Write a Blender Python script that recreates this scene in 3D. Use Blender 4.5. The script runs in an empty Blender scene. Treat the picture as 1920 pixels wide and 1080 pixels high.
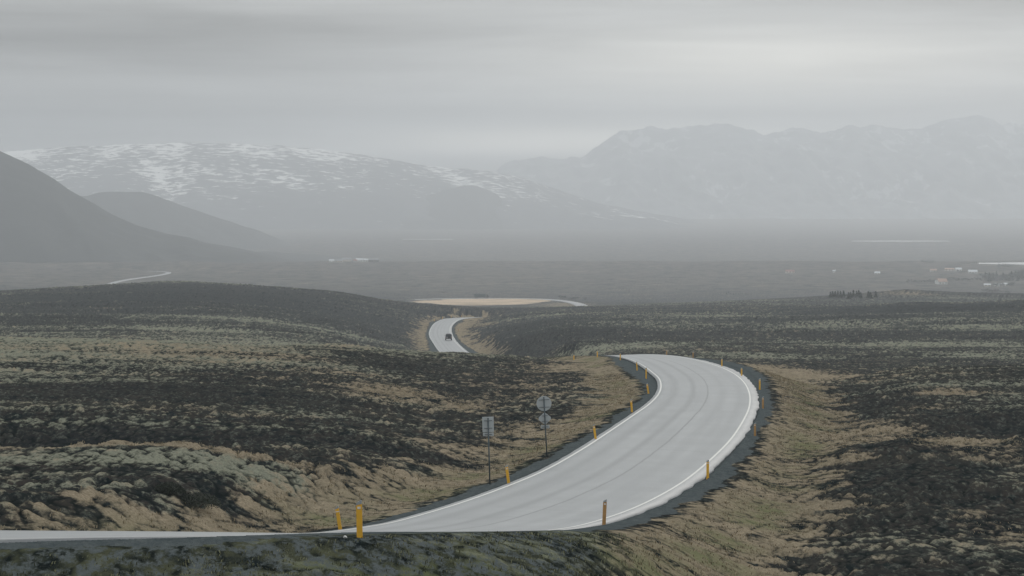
import bpy, bmesh, math, random
import numpy as np
from mathutils import Vector, Matrix

random.seed(7)
rad = math.radians
SC = bpy.context.scene
COL = SC.collection

# ------------------------------------------------------------------ camera
F = 5000.0            # focal length in photo pixels (photo 1920 wide)
HY = 375.0            # row of the true horizon in the photo
cd = bpy.data.cameras.new("camera")
cam = bpy.data.objects.new("camera", cd); COL.objects.link(cam)
cam.location = (0, 0, 0); cam.rotation_euler = (rad(90), 0, 0)
cd.sensor_width = 36.0; cd.lens = 36.0 * F / 1920.0
cd.shift_y = -(540.0 - HY) / 1920.0
cd.clip_start = 0.2; cd.clip_end = 60000.0
SC.camera = cam

# ------------------------------------------------------------------ light
SUN_EL, SUN_AZ = 30.0, 25.0     # azimuth measured from +Y to +X
w = bpy.data.worlds.new("World"); SC.world = w; w.use_nodes = True
nt = w.node_tree; nt.nodes.clear()
def N(nt, t, **k):
    n = nt.nodes.new(t)
    for a, v in k.items(): setattr(n, a, v)
    return n
def L(nt, a, b): nt.links.new(a, b)
def math_(nt, op, a, b=None, c=None, clamp=False):
    n = N(nt, 'ShaderNodeMath', operation=op, use_clamp=clamp)
    for i, v in enumerate((a, b, c)):
        if v is None: continue
        if isinstance(v, (int, float)): n.inputs[i].default_value = v
        else: L(nt, v, n.inputs[i])
    return n.outputs[0]
def ramp(nt, fac, stops, interp='LINEAR'):
    n = N(nt, 'ShaderNodeValToRGB'); cr = n.color_ramp; cr.interpolation = interp
    while len(cr.elements) < len(stops): cr.elements.new(0.5)
    for e, (p, c) in zip(cr.elements, stops):
        e.position = p
        e.color = (c, c, c, 1) if isinstance(c, (int, float)) else (*c, 1)
    L(nt, fac, n.inputs[0]); return n.outputs[0]
def mixc(nt, fac, a, b, blend='MIX'):
    n = N(nt, 'ShaderNodeMix', data_type='RGBA', blend_type=blend)
    for sock, v in ((n.inputs[0], fac), (n.inputs[6], a), (n.inputs[7], b)):
        if isinstance(v, (int, float)): sock.default_value = v
        elif isinstance(v, tuple): sock.default_value = (*v, 1)
        else: L(nt, v, sock)
    return n.outputs[2]
def noise(nt, vec, scale, detail=4, rough=0.55, dist=0.0):
    n = N(nt, 'ShaderNodeTexNoise'); n.inputs['Scale'].default_value = scale
    n.inputs['Detail'].default_value = detail; n.inputs['Roughness'].default_value = rough
    n.inputs['Distortion'].default_value = dist
    if vec is not None: L(nt, vec, n.inputs['Vector'])
    return n.outputs['Fac']
def mapping(nt, vec, scale, loc=(0, 0, 0), rot=(0, 0, 0)):
    n = N(nt, 'ShaderNodeMapping'); n.inputs['Scale'].default_value = scale
    n.inputs['Location'].default_value = loc; n.inputs['Rotation'].default_value = rot
    L(nt, vec, n.inputs['Vector']); return n.outputs[0]

sky = N(nt, 'ShaderNodeTexSky', sky_type='NISHITA')
sky.sun_disc = False; sky.sun_elevation = rad(SUN_EL); sky.sun_rotation = rad(SUN_AZ)
sky.air_density = 1.5; sky.dust_density = 3.0
tc = N(nt, 'ShaderNodeTexCoord')
sx = N(nt, 'ShaderNodeSeparateXYZ'); L(nt, tc.outputs['Generated'], sx.inputs[0])
dx, dy, dz = sx.outputs
# cloud deck : long soft streaks, and a thin place where the sun shows through
vec = mapping(nt, tc.outputs['Generated'], (3.2, 3.2, 75.0))
n1 = noise(nt, vec, 1.0, 4, 0.5, 0.25)
vec2 = mapping(nt, tc.outputs['Generated'], (9.0, 9.0, 90.0), loc=(3, 1, 4))
n2 = noise(nt, vec2, 1.0, 5, 0.55, 0.5)
def gauss(x0, z0, sxw, szw, amp):
    a = math_(nt, 'MULTIPLY', math_(nt, 'SUBTRACT', dx, x0), 1.0 / sxw)
    b = math_(nt, 'MULTIPLY', math_(nt, 'SUBTRACT', dz, z0), 1.0 / szw)
    s = math_(nt, 'ADD', math_(nt, 'MULTIPLY', a, a), math_(nt, 'MULTIPLY', b, b))
    s = math_(nt, 'ADD', s, math_(nt, 'MULTIPLY', math_(nt, 'LESS_THAN', dy, 0.0), 50.0))
    return math_(nt, 'MULTIPLY', math_(nt, 'EXPONENT', math_(nt, 'MULTIPLY', s, -1.0)), amp)
el = ramp(nt, math_(nt, 'MULTIPLY', dz, 1.0), [(0.0, 0.47), (0.10, 0.60), (0.3, 1.0), (1.0, 1.5)])
thin = gauss(0.10, 0.053, 0.12, 0.016, 0.50)
thin = math_(nt, 'ADD', thin, gauss(0.10, 0.040, 0.14, 0.018, 0.22))
thin = math_(nt, 'ADD', thin, gauss(0.02, 0.0225, 0.085, 0.0065, 0.8))
g = math_(nt, 'ADD', el, thin)
g = math_(nt, 'ADD', g, gauss(-0.19, 0.030, 0.17, 0.010, -0.55))
g = math_(nt, 'ADD', g, gauss(-0.16, 0.062, 0.12, 0.02, -0.22))
g = math_(nt, 'ADD', g, math_(nt, 'MULTIPLY', math_(nt, 'SUBTRACT', n1, 0.5), 0.95))
g = math_(nt, 'ADD', g, math_(nt, 'MULTIPLY', math_(nt, 'SUBTRACT', n2, 0.5), 0.60))
g = math_(nt, 'MAXIMUM', g, 0.05)
tint = mixc(nt, ramp(nt, thin, [(0.15, 0.0), (0.7, 1.0)]), (6.95, 7.15, 7.15), (7.9, 7.75, 7.15))
cm = N(nt, 'ShaderNodeVectorMath', operation='SCALE'); L(nt, tint, cm.inputs[0]); L(nt, g, cm.inputs['Scale'])
cl = cm.outputs[0]
skyc = mixc(nt, 0.96, sky.outputs[0], cl)
bg = N(nt, 'ShaderNodeBackground'); L(nt, skyc, bg.inputs[0]); bg.inputs[1].default_value = 0.1
wo = N(nt, 'ShaderNodeOutputWorld'); L(nt, bg.outputs[0], wo.inputs[0])

sd = bpy.data.lights.new("sun", 'SUN'); sd.energy = 0.85; sd.angle = rad(14); sd.color = (1, 0.96, 0.9)
sun = bpy.data.objects.new("sun", sd); COL.objects.link(sun)
sv = Vector((math.sin(rad(SUN_AZ)) * math.cos(rad(SUN_EL)), math.cos(rad(SUN_AZ)) * math.cos(rad(SUN_EL)), math.sin(rad(SUN_EL))))
sun.rotation_euler = sv.to_track_quat('Z', 'Y').to_euler()
sun.location = (0, 0, 50)
vs = SC.view_settings
SC.display_settings.display_device = 'sRGB'
vs.view_transform = 'Standard'; vs.look = 'None'; vs.gamma = 1.0; vs.use_curve_mapping = False
vs.exposure = 0.0
SC.cycles.max_bounces = 4; SC.cycles.diffuse_bounces = 2; SC.cycles.volume_bounces = 1
SC.cycles.use_denoising = True

# ------------------------------------------------------------------ helpers
def W(px, py, d): return np.array([(px - 960.0) / F * d, d, -(py - HY) / F * d])

def hash2(ix, iy, seed):
    h = (ix.astype(np.int64) * 374761393 + iy.astype(np.int64) * 668265263 + seed * 974634777) & 0xffffffff
    h = ((h ^ (h >> 13)) * 1274126177) & 0xffffffff
    h = h ^ (h >> 16)
    return h
def perlin(x, y, seed=0):
    ix = np.floor(x); iy = np.floor(y); fx = x - ix; fy = y - iy
    ux = fx * fx * fx * (fx * (fx * 6 - 15) + 10); uy = fy * fy * fy * (fy * (fy * 6 - 15) + 10)
    def gr(ox, oy):
        a = hash2(ix + ox, iy + oy, seed).astype(np.float32) * np.float32(2 * math.pi / 4294967296.0)
        return np.cos(a) * (fx - ox) + np.sin(a) * (fy - oy)
    a = gr(0, 0); b = gr(1, 0); c = gr(0, 1); d = gr(1, 1)
    return ((a + (b - a) * ux) * (1 - uy) + (c + (d - c) * ux) * uy) * 1.5
def fbm(x, y, seed, octv=3):
    s = 0; amp = 1.0; t = 0
    for i in range(octv):
        s = s + perlin(x * 2 ** i, y * 2 ** i, seed + i) * amp; t += amp; amp *= 0.5
    return s / t
def sstep(a, b, x):
    t = np.clip((x - a) / (b - a), 0, 1); return t * t * (3 - 2 * t)

def tag(o, label=None, cat=None, group=None, kind=None):
    if label: o['label'] = label
    if cat: o['category'] = cat
    if group: o['group'] = group
    if kind: o['kind'] = kind
    return o
def empty(name, loc, rz=0, **k):
    o = bpy.data.objects.new(name, None); COL.objects.link(o); o.location = loc
    o.rotation_euler = (0, 0, rz); o.empty_display_size = 0.3
    return tag(o, **k)
def link_mesh(name, me, parent=None, mat=None, smooth=False):
    o = bpy.data.objects.new(name, me); COL.objects.link(o)
    if mat: me.materials.append(mat)
    if parent: o.parent = parent
    if smooth: me.polygons.foreach_set('use_smooth', [True] * len(me.polygons))
    return o
def grid_mesh(name, P, wrap=False, attrs=None, smooth=True):
    """P : rows x cols x 3"""
    R, C = P.shape[:2]
    me = bpy.data.meshes.new(name)
    me.vertices.add(R * C); me.vertices.foreach_set('co', P.reshape(-1).astype(np.float32))
    r = np.arange(R - 1)[:, None]; c = np.arange(C if wrap else C - 1)[None, :]
    c2 = (c + 1) % C
    q = np.stack([r * C + c, r * C + c2, (r + 1) * C + c2, (r + 1) * C + c], -1).reshape(-1, 4).astype(np.int32)
    n = len(q)
    me.loops.add(n * 4); me.loops.foreach_set('vertex_index', q.reshape(-1))
    me.polygons.add(n); me.polygons.foreach_set('loop_start', np.arange(n, dtype=np.int32) * 4)
    me.polygons.foreach_set('use_smooth', np.ones(n, dtype=bool) if smooth else np.zeros(n, dtype=bool))
    me.update(calc_edges=True)
    for k, a in (attrs or {}).items():
        at = me.attributes.new(k, 'FLOAT', 'POINT'); at.data.foreach_set('value', a.reshape(-1).astype(np.float32))
    return me
class MB:
    def __init__(s): s.bm = bmesh.new()
    def box(s, c, size, rot=None, bevel=0.0, taper=1.0, tx=None):
        r = bmesh.ops.create_cube(s.bm, size=1.0)['verts']
        for v in r:
            k = (taper if v.co.z > 0 else 1.0); kx = (tx if tx is not None and v.co.z > 0 else k)
            v.co = Vector((v.co.x * size[0] * kx, v.co.y * size[1] * k, v.co.z * size[2]))
            if rot is not None: v.co = rot @ v.co
            v.co += Vector(c)
        if bevel > 0:
            es = list({e for v in r for e in v.link_edges})
            bmesh.ops.bevel(s.bm, geom=es, offset=bevel, segments=2, affect='EDGES', profile=0.5)
        return s
    def prism(s, pts, axis, a, b):
        """polygon pts in the other two axes, extruded between a and b along axis"""
        def mk(p, t):
            l = list(p); l.insert(axis, t); return s.bm.verts.new(l)
        v0 = [mk(p, a) for p in pts]; v1 = [mk(p, b) for p in pts]
        n = len(pts)
        s.bm.faces.new(v0[::-1]); s.bm.faces.new(v1)
        for i in range(n): s.bm.faces.new([v0[i], v0[(i + 1) % n], v1[(i + 1) % n], v1[i]])
        return s
    def cyl(s, p, q, r1, r2=None, seg=12):
        r2 = r1 if r2 is None else r2
        p = Vector(p); q = Vector(q); dv = q - p
        m = Matrix.Translation((p + q) / 2) @ dv.to_track_quat('Z', 'Y').to_matrix().to_4x4()
        bmesh.ops.create_cone(s.bm, cap_ends=True, segments=seg, radius1=r1, radius2=r2, depth=dv.length, matrix=m)
        return s
    def face(s, pts):
        s.bm.faces.new([s.bm.verts.new(p) for p in pts]); return s
    def build(s, name, mat, parent=None, smooth=False):
        bmesh.ops.recalc_face_normals(s.bm, faces=s.bm.faces)
        me = bpy.data.meshes.new(name); s.bm.to_mesh(me); s.bm.free()
        o = link_mesh(name, me, parent, mat)
        if smooth:
            me.polygons.foreach_set('use_smooth', [True] * len(me.polygons))
        return o
def copy_tree(o, parent=None):
    c = o.copy(); COL.objects.link(c); c.parent = parent
    for ch in o.children:
        copy_tree(ch, c)
    return c

def mat_simple(name, col, rough=0.6, metal=0.0, var=0.12, scale=6.0, bump=0.0, spec=None):
    m = bpy.data.materials.new(name); m.use_nodes = True; t = m.node_tree
    b = t.nodes['Principled BSDF']; tcn = N(t, 'ShaderNodeTexCoord')
    n = noise(t, tcn.outputs['Object'], scale, 4, 0.6)
    lo = tuple(c * (1 - var) for c in col); hi = tuple(min(1, c * (1 + var)) for c in col)
    L(t, ramp(t, n, [(0.3, lo), (0.7, hi)]), b.inputs['Base Color'])
    b.inputs['Roughness'].default_value = rough; b.inputs['Metallic'].default_value = metal
    if spec is not None: b.inputs['Specular IOR Level'].default_value = spec
    if bump > 0:
        bp = N(t, 'ShaderNodeBump'); bp.inputs['Strength'].default_value = 0.5; bp.inputs['Distance'].default_value = bump
        L(t, n, bp.inputs['Height']); L(t, bp.outputs[0], b.inputs['Normal'])
    return m

# ------------------------------------------------------------------ road course (outer edge / inner edge, photo ray + distance)
ST = [  # outer (px,py,d)          inner (px,py,d)
 ((-900, 1052, 54), (-900, 985, 60)),
 ((-400, 1026, 58), (-400, 991, 66)),
 ((0, 1012, 62), (0, 994.5, 71)),
 ((300, 1007, 64.5), (240, 996, 74.5)),
 ((550, 1005, 68), (360, 997, 79)),
 ((700, 1007, 73), (440, 998, 84)),
 ((850, 1009, 82), (510, 999, 90)),
 ((960, 1005, 91), (590, 998.5, 97)),
 ((1060, 995, 100), (680, 987, 105)),
 ((1134, 982, 110), (752, 972, 114)),
 ((1225, 950, 125), (880, 933, 129)),
 ((1300, 908, 143), (1001, 886, 147)),
 ((1352, 865, 160), (1075, 846, 163)),
 ((1392, 823, 178), (1130, 811, 180)),
 ((1415, 783, 196), (1180, 778, 196)),
 ((1422, 758, 213), (1213, 755, 213)),
 ((1419, 735, 235), (1231, 733, 237)),
 ((1407, 715, 262), (1231, 712, 266)),
 ((1385, 698, 290), (1216, 697, 295)),
 ((1350, 684, 320), (1195, 682, 326)),
 ((1303, 672.5, 353), (1170, 671.5, 356)),
 ((1250, 665.5, 388), (1140, 666.5, 385)),
 ((1197, 664.3, 425), (1095, 668.0, 420)),
 ((1140, 669, 475), (1048, 671, 468)),
 ((1050, 676, 560), (967, 677, 550)),
 ((960, 677, 660), (888, 678, 650)),
 ((908, 670, 750), (847, 671, 738)),
 ((880, 661, 835), (825, 661, 828)),
 ((858, 642, 908), (811, 642, 905)),
 ((849, 628, 970), (804, 628, 968)),
 ((847, 615, 1040), (807, 615, 1040)),
 ((854, 604.5, 1110), (817, 604, 1115)),
 ((871, 597.5, 1170), (838, 597, 1185)),
 ((905, 594.5, 1215), (884, 595, 1245)),
]
def catmull(P, step):
    P = np.array(P, float); n = len(P); out = []
    for i in range(n - 1):
        p0 = P[max(i - 1, 0)]; p1 = P[i]; p2 = P[i + 1]; p3 = P[min(i + 2, n - 1)]
        m = max(2, int(np.linalg.norm(p2[:3] - p1[:3]) / step(p1[1])))
        for k in range(m):
            t = k / m
            out.append(0.5 * ((2 * p1) + (-p0 + p2) * t + (2 * p0 - 5 * p1 + 4 * p2 - p3) * t * t + (-p0 + 3 * p1 - 3 * p2 + p3) * t ** 3))
    out.append(P[-1]); return np.array(out)
OI = np.array([np.concatenate([W(*o), W(*i)]) for o, i in ST])
OIs = catmull(OI, lambda d: 0.9 if d < 430 else 3.0)
# a light smoothing so that no kink of the control points stays in the edge
for _ in range(6):
    OIs[1:-1] = 0.25 * OIs[:-2] + 0.5 * OIs[1:-1] + 0.25 * OIs[2:]
RO, RI = OIs[:, :3], OIs[:, 3:]
RC = (RO + RI) / 2

def ribbon(pts, width):
    P = np.array([W(*p) for p in pts]); S = catmull(P, lambda d: 12.0)
    for _ in range(4): S[1:-1] = 0.25 * S[:-2] + 0.5 * S[1:-1] + 0.25 * S[2:]
    T = np.gradient(S[:, :2], axis=0); T /= np.linalg.norm(T, axis=1)[:, None] + 1e-9
    nrm = np.stack([T[:, 1], -T[:, 0]], 1)
    O = S.copy(); I = S.copy(); O[:, :2] += nrm * width / 2; I[:, :2] -= nrm * width / 2
    return O, I
PLAIN = ribbon([(770, 561.5, 2780), (830, 560.2, 2850), (900, 559.3, 2900), (960, 559.3, 2880), (1010, 560.5, 2790), (1045, 563, 2620), (1070, 566.5, 2450), (1086, 571, 2260), (1094, 576, 2080), (1098, 583, 1900)], 10.0)
TRACK = ribbon([(198, 540, 3420), (203, 534, 3510), (225, 527, 3700), (262, 521, 3880), (298, 516, 4050), (316, 511.5, 4220), (300, 509, 4330), (240, 508, 4370), (120, 507.5, 4390), (0, 507, 4400), (-300, 505, 4440)], 9.0)

# ------------------------------------------------------------------ terrain profile control points: photo column -> (distance, photo row)
FAR = [(3500, 532), (4200, 506), (4760, 489.5), (5000, 492), (5750, 488), (7500, 459), (9500, 437), (14000, 401)]
CP = {
 -400: [(50, 1215), (57, 1088), (130, 843), (146, 873), (157, 845), (162, 800), (220, 722), (345, 632), (430, 668), (550, 642), (700, 614), (900, 582), (1200, 550), (1330, 547), (1600, 580), (2500, 562)],
 0: [(50, 1212), (57, 1083), (85, 962), (105, 905), (131, 842), (146, 874), (157, 842), (162, 798), (220, 722), (280, 672), (345, 634), (430, 668), (550, 638), (700, 612), (900, 580), (1200, 549), (1330, 546), (1600, 575), (2500, 562)],
 200: [(50, 1212), (57, 1083), (85, 960), (105, 900), (131, 835), (146, 866), (157, 838), (162, 798), (220, 722), (280, 676), (345, 637), (430, 668), (550, 640), (700, 610), (900, 577), (1200, 540), (1330, 535), (1600, 570), (2500, 562)],
 350: [(50, 1212), (57, 1083), (90, 955), (108, 900), (132, 832), (146, 850), (157, 832), (163, 800), (220, 722), (280, 678), (345, 640), (430, 668), (550, 640), (700, 610), (900, 575), (1200, 536), (1340, 530), (1600, 565), (2500, 562)],
 640: [(54, 1135), (60, 1060), (110, 960), (135, 870), (148, 838), (158, 828), (167, 800), (220, 738), (280, 690), (350, 647), (430, 675), (560, 655), (700, 630), (900, 600), (1200, 557), (1330, 549), (1500, 575), (2500, 562)],
 850: [(60, 1130), (70, 1070), (136, 915), (150, 875), (165, 845), (200, 790), (260, 733), (320, 692), (388, 661), (450, 690), (620, 682), (740, 677), (1250, 577), (1300, 573), (1500, 595), (2300, 574), (2700, 565), (3000, 558)],
 960: [(62, 1140), (75, 1075), (160, 870), (200, 790), (250, 740), (320, 697), (388, 667), (450, 688), (560, 678), (760, 640), (900, 612), (1100, 590), (1300, 578), (1500, 585), (2300, 573), (2700, 565), (3000, 558)],
 1060: [(65, 1140), (80, 1075), (170, 838), (200, 785), (250, 738), (300, 706), (350, 687), (388, 678), (430, 690), (500, 668), (620, 640), (750, 615), (900, 598), (1100, 584), (1300, 577), (1600, 577), (2300, 571), (2700, 565), (3000, 558)],
 1200: [(80, 1150), (95, 1080), (108, 1010), (430, 676), (500, 664), (620, 640), (800, 612), (1000, 590), (1300, 576), (1500, 573), (2300, 568), (3000, 556)],
 1400: [(80, 1200), (100, 1098), (115, 1032), (135, 960), (150, 912), (165, 878), (180, 845), (340, 712), (360, 700), (390, 686), (430, 684), (500, 665), (620, 641), (800, 612), (1000, 590), (1300, 572), (1500, 570), (2300, 566), (3000, 555)],
 1530: [(80, 1200), (102, 1090), (120, 1015), (150, 905), (168, 850), (185, 820), (198, 812), (215, 790), (250, 755), (300, 722), (340, 711), (385, 697), (430, 688), (500, 668), (620, 644), (800, 612), (1000, 588), (1200, 574), (1500, 566), (2300, 562), (3000, 556)],
 1700: [(80, 1190), (100, 1083), (130, 955), (155, 870), (170, 822), (180, 834), (192, 806), (205, 780), (250, 730), (310, 690), (360, 704), (420, 692), (500, 666), (620, 641), (800, 608), (1000, 580), (1100, 569), (1300, 588), (1700, 566), (1900, 543), (2300, 568), (3000, 556)],
 1920: [(80, 1190), (100, 1083), (130, 960), (158, 868), (173, 820), (183, 832), (200, 782), (250, 728), (310, 684), (360, 702), (420, 690), (500, 666), (620, 640), (800, 604), (1000, 575), (1100, 564), (1300, 585), (1700, 568), (1900, 552), (2300, 566), (3000, 556)],
}
CP[2350] = CP[1920]
uvp = []
for px, lst in CP.items():
    for d, py in lst + FAR: uvp.append((px, d, py))
for k, (o, i) in enumerate(ST):
    uvp.append(o[:1] + (o[2], o[1])); 
    if k % 2 == 0: uvp.append(i[:1] + (i[2], i[1]))
uvp = [p for p in uvp if -450 <= p[0] <= 2400]
A = np.array([(p[0] / 500.0, math.log(p[1]) * 3.0) for p in uvp]); Y = np.array([p[2] for p in uvp])
def phi(r2): return -np.sqrt(r2 + 0.03 ** 2)
K = phi(((A[:, None] - A[None]) ** 2).sum(-1)) + np.eye(len(A)) * -0.002
Pm = np.c_[np.ones(len(A)), A]
M = np.block([[K, Pm], [Pm.T, np.zeros((3, 3))]])
wts = np.linalg.solve(M, np.r_[Y, 0, 0, 0])
GX = np.linspace(-400, 2320, 230); GV = np.linspace(math.log(50), math.log(14200), 640)
gx, gv = np.meshgrid(GX, GV)
Q = np.c_[gx.ravel() / 500.0, gv.ravel() * 3.0]
PY = np.empty(len(Q))
for s in range(0, len(Q), 20000):
    q = Q[s:s + 20000]
    PY[s:s + 20000] = phi(((q[:, None] - A[None]) ** 2).sum(-1)) @ wts[:len(A)] + np.c_[np.ones(len(q)), q] @ wts[len(A):]
PY = PY.reshape(gx.shape)
def base_py(px, d):
    fx = (np.clip(px, GX[0], GX[-1]) - GX[0]) / (GX[1] - GX[0]); fv = (np.log(np.clip(d, 50, 14100)) - GV[0]) / (GV[1] - GV[0])
    ix = np.clip(fx.astype(int), 0, len(GX) - 2); iv = np.clip(fv.astype(int), 0, len(GV) - 2)
    fx = fx - ix; fv = fv - iv
    return (PY[iv, ix] * (1 - fx) + PY[iv, ix + 1] * fx) * (1 - fv) + (PY[iv + 1, ix] * (1 - fx) + PY[iv + 1, ix + 1] * fx) * fv

def nearest(O, I, x, y, reach):
    """signed lateral position (0 = inner edge, 1 = outer edge), distance outside the edges, road height"""
    C = ((O + I) / 2)[:, :2]
    lat = np.full(x.shape, 9.0); dist = np.full(x.shape, 1e3); z = np.zeros(x.shape)
    lo = C.min(0) - reach; hi = C.max(0) + reach
    m = np.where((x > lo[0]) & (x < hi[0]) & (y > lo[1]) & (y < hi[1]))[0]
    for s in range(0, len(m), 60000):
        k = m[s:s + 60000]; X = np.stack([x[k], y[k]], 1)
        co = np.arange(0, len(C), 8)
        b = co[((X[:, None] - C[co][None]) ** 2).sum(-1).argmin(1)]
        off = np.arange(-9, 10)
        j = np.clip(b[:, None] + off[None], 0, len(C) - 1)
        b = j[np.arange(len(k)), ((X[:, None] - C[j]) ** 2).sum(-1).argmin(1)]
        b = np.clip(b, 0, len(C) - 2)
        # refine along the tangent of the centre line, then interpolate both edges
        T = C[b + 1] - C[b]; t = ((X - C[b]) * T).sum(1) / (T * T).sum(1); t = np.clip(t, -1, 2)
        o = O[b] + (O[b + 1] - O[b]) * t[:, None]; i = I[b] + (I[b + 1] - I[b]) * t[:, None]
        W2 = o[:, :2] - i[:, :2]; wid = np.sqrt((W2 ** 2).sum(1))
        l = ((X - i[:, :2]) * W2).sum(1) / wid ** 2
        along = np.abs((X - i[:, :2])[:, 0] * W2[:, 1] - (X - i[:, :2])[:, 1] * W2[:, 0]) / wid
        dd = np.maximum(np.maximum(-l, l - 1), 0) * wid
        dd = np.hypot(dd, np.maximum(along - 3, 0))
        lat[k] = l; dist[k] = dd; z[k] = i[:, 2] + (o[:, 2] - i[:, 2]) * np.clip(l, 0, 1)
    return lat, dist, z

def terrain(x, y, full=False):
    x = np.asarray(x, float).ravel(); y = np.asarray(y, float).ravel()
    r = np.hypot(x, y); dd = np.where((y > 0) & (np.abs(x) < 0.364 * np.maximum(y, 1e-6)), y, r * 0.94)
    px = 960 + F * np.where(y > 1e-6, x / np.maximum(y, 1e-6), np.sign(x) * 9)
    py = base_py(px, dd)
    z = -(py - HY) / F * dd
    z50 = -(base_py(px, np.full_like(dd, 50.0)) - HY) / F * 50
    near = np.interp(dd, [0, 5, 15, 30, 50], [-1.8, -2.1, -4.2, -6.6, -8.4])
    z = np.where(dd < 50, near + (z50 + 8.4) * (dd / 50) ** 2, z)
    lat, dist, zr = nearest(RO, RI, x, y, 45.0)
    lat2, dist2, zr2 = nearest(PLAIN[0], PLAIN[1], x, y, 380.0)
    lat3, dist3, zr3 = nearest(TRACK[0], TRACK[1], x, y, 120.0)
    farr = sstep(430, 800, dd)
    # natural relief
    off = sstep(2.0, 9.0, dist) * sstep(20, 350, dist2) * sstep(5, 70, dist3)
    amp = 1 - 0.75 * sstep(0, 1, (dd - 4500) / 3000)
    big = fbm(x / 26, y / 16, 11, 3) * (0.30 + 0.20 * sstep(180, 300, dd))
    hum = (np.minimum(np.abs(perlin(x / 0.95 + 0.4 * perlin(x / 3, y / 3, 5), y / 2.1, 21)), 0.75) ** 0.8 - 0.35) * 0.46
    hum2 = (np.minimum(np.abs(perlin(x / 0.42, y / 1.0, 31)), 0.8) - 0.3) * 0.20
    m = sstep(-0.3, 0.35, fbm(x / 14, y / 9, 41, 2))
    fine = perlin(x / 0.3, y / 0.3, 51) * 0.035 * (dd < 260)
    ridg = fbm(x / 190 + 0.35 * y / 190, y / 62, 61, 3)
    relief = (big + (hum * (0.35 + 0.65 * m) + hum2 * (0.4 + 0.6 * m)) * (1 + farr * 1.2) + fine) * sstep(30, 50, dd)
    relief += ridg * (2.0 + 0.5 * sstep(2800, 3400, dd)) * farr * (1 - 0.7 * np.exp(-((px - 930) / 170) ** 2) * sstep(900, 1100, dd))
    z = z + relief * off * amp
    # road beds
    shoulder = np.where(dist < 1.6, 0.05 + dist * 0.05, 0.13 + (dist - 1.6) * 0.22)
    bed = zr - shoulder - 0.10 * (dist <= 0)
    wgt = 1 - sstep(1.2, 7.5 + 3 * farr, dist)
    z = z * (1 - wgt) + (bed + (hum2 * 0.35 + fine) * sstep(1.4, 3.0, dist)) * wgt
    for dk, zk in ((dist2, zr2), (dist3, zr3)):
        wk = 1 - sstep(6, 60, dk); z = z * (1 - wk) + (zk - 0.35 - 0.02 * dk) * wk
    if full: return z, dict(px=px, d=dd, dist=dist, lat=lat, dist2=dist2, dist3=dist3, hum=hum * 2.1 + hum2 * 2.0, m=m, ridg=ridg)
    return z

# where a photo ray meets the undisturbed ground (to give patches of vegetation a place and size in the world)
def at(px, py, guess=None, lo=52, hi=14000):
    d = np.exp(np.linspace(math.log(lo), math.log(hi), 6000))
    x = (px - 960) / F * d
    rows = HY - terrain(x, d) / d * F
    hit = np.where((rows[:-1] > py) & (rows[1:] <= py))[0]
    if len(hit) == 0: k = int(np.abs(rows - py).argmin())
    elif guess is None: k = int(hit[0])
    else: k = int(hit[np.abs(d[hit] - guess).argmin()])
    return np.array([x[k], d[k], terrain([x[k]], [d[k]])[0]])
def at_base(px, py):
    d = np.exp(np.linspace(math.log(52), math.log(13000), 3000)); rows = base_py(np.full_like(d, px), d)
    hit = np.where(rows <= py)[0]
    return d[hit[0]] if len(hit) else d[-1]
def patch(px, py, rx, ry):
    d1 = at_base(px, py + ry); d2 = at_base(px, py - ry); dm = (d1 + d2) / 2
    return ((px - 960) / F * dm, dm, rx / F * dm, max((d2 - d1) / 2, 0.8))
# entries with a negative first number are world ellipses (x, y, half width, half depth, strength)
STRAW = [(-14.5, 129.5, 13.0, 2.4, .95), (740, 738, 120, 15, .8), (870, 762, 70, 12, .6), (200, 636, 330, 4, .45), (330, 662, 400, 22, .5), (930, 725, 170, 34, .42), (620, 700, 160, 20, .3), (1085, 689, 95, 8, 1.0), (720, 935, 150, 30, .62), (480, 975, 160, 16, .45), (150, 950, 160, 14, .6),
         (990, 805, 80, 18, .6), (900, 850, 120, 30, .45), (1480, 700, 100, 12, 1.1), (1600, 815, 170, 20, .95), (1780, 832, 120, 14, .9),
         (1850, 985, 90, 32, .65), (1770, 735, 60, 8, .7), (1750, 763, 60, 7, .6), (1640, 945, 60, 10, .4), (1470, 960, 60, 60, .3), (1250, 1030, 130, 60, .4), (1330, 1000, 90, 60, .5),
         (1060, 571, 60, 3, .7), (800, 625, 26, 14, .9), (785, 652, 30, 9, 1.0), (905, 650, 26, 12, .9), (880, 607, 25, 5, .9), (905, 609, 25, 2.5, .8), (920, 632, 20, 5, .4),
         (1700, 550, 70, 5, .6), (1900, 553, 60, 3, .8), (650, 565, 30, 3, .0), (400, 577, 60, 3, .6), (200, 577, 40, 3, .5), (1350, 655, 100, 3, .3), (1230, 700, 10, 3, 0)]
MOSS = [(120, 800, 330, 14, .72), (350, 864, 420, 18, .62), (150, 905, 250, 12, .4), (280, 664, 450, 34, 1.0), (700, 690, 200, 30, .3), (180, 770, 250, 12, .25), (560, 770, 200, 12, .2), (60, 985, 160, 14, .4),
        (1750, 645, 230, 8, .7), (1860, 668, 120, 6, .7), (1860, 612, 120, 6, .6), (1560, 612, 180, 4, .6), (1500, 640, 120, 5, .6), (1420, 668, 140, 5, .6), (500, 603, 260, 5, .95), (360, 618, 150, 4, .8), (600, 624, 90, 3, .4), (80, 628, 140, 5, .6), 
        (1150, 650, 200, 10, .6), (1150, 608, 220, 4, .6), (1040, 590, 110, 3, .6), (1350, 592, 160, 4, .5), (1800, 590, 160, 5, .3), (1700, 740, 220, 30, .3), (1850, 770, 90, 16, .35), (1880, 1060, 90, 30, .4), (1650, 1000, 200, 40, .15)]
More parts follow.
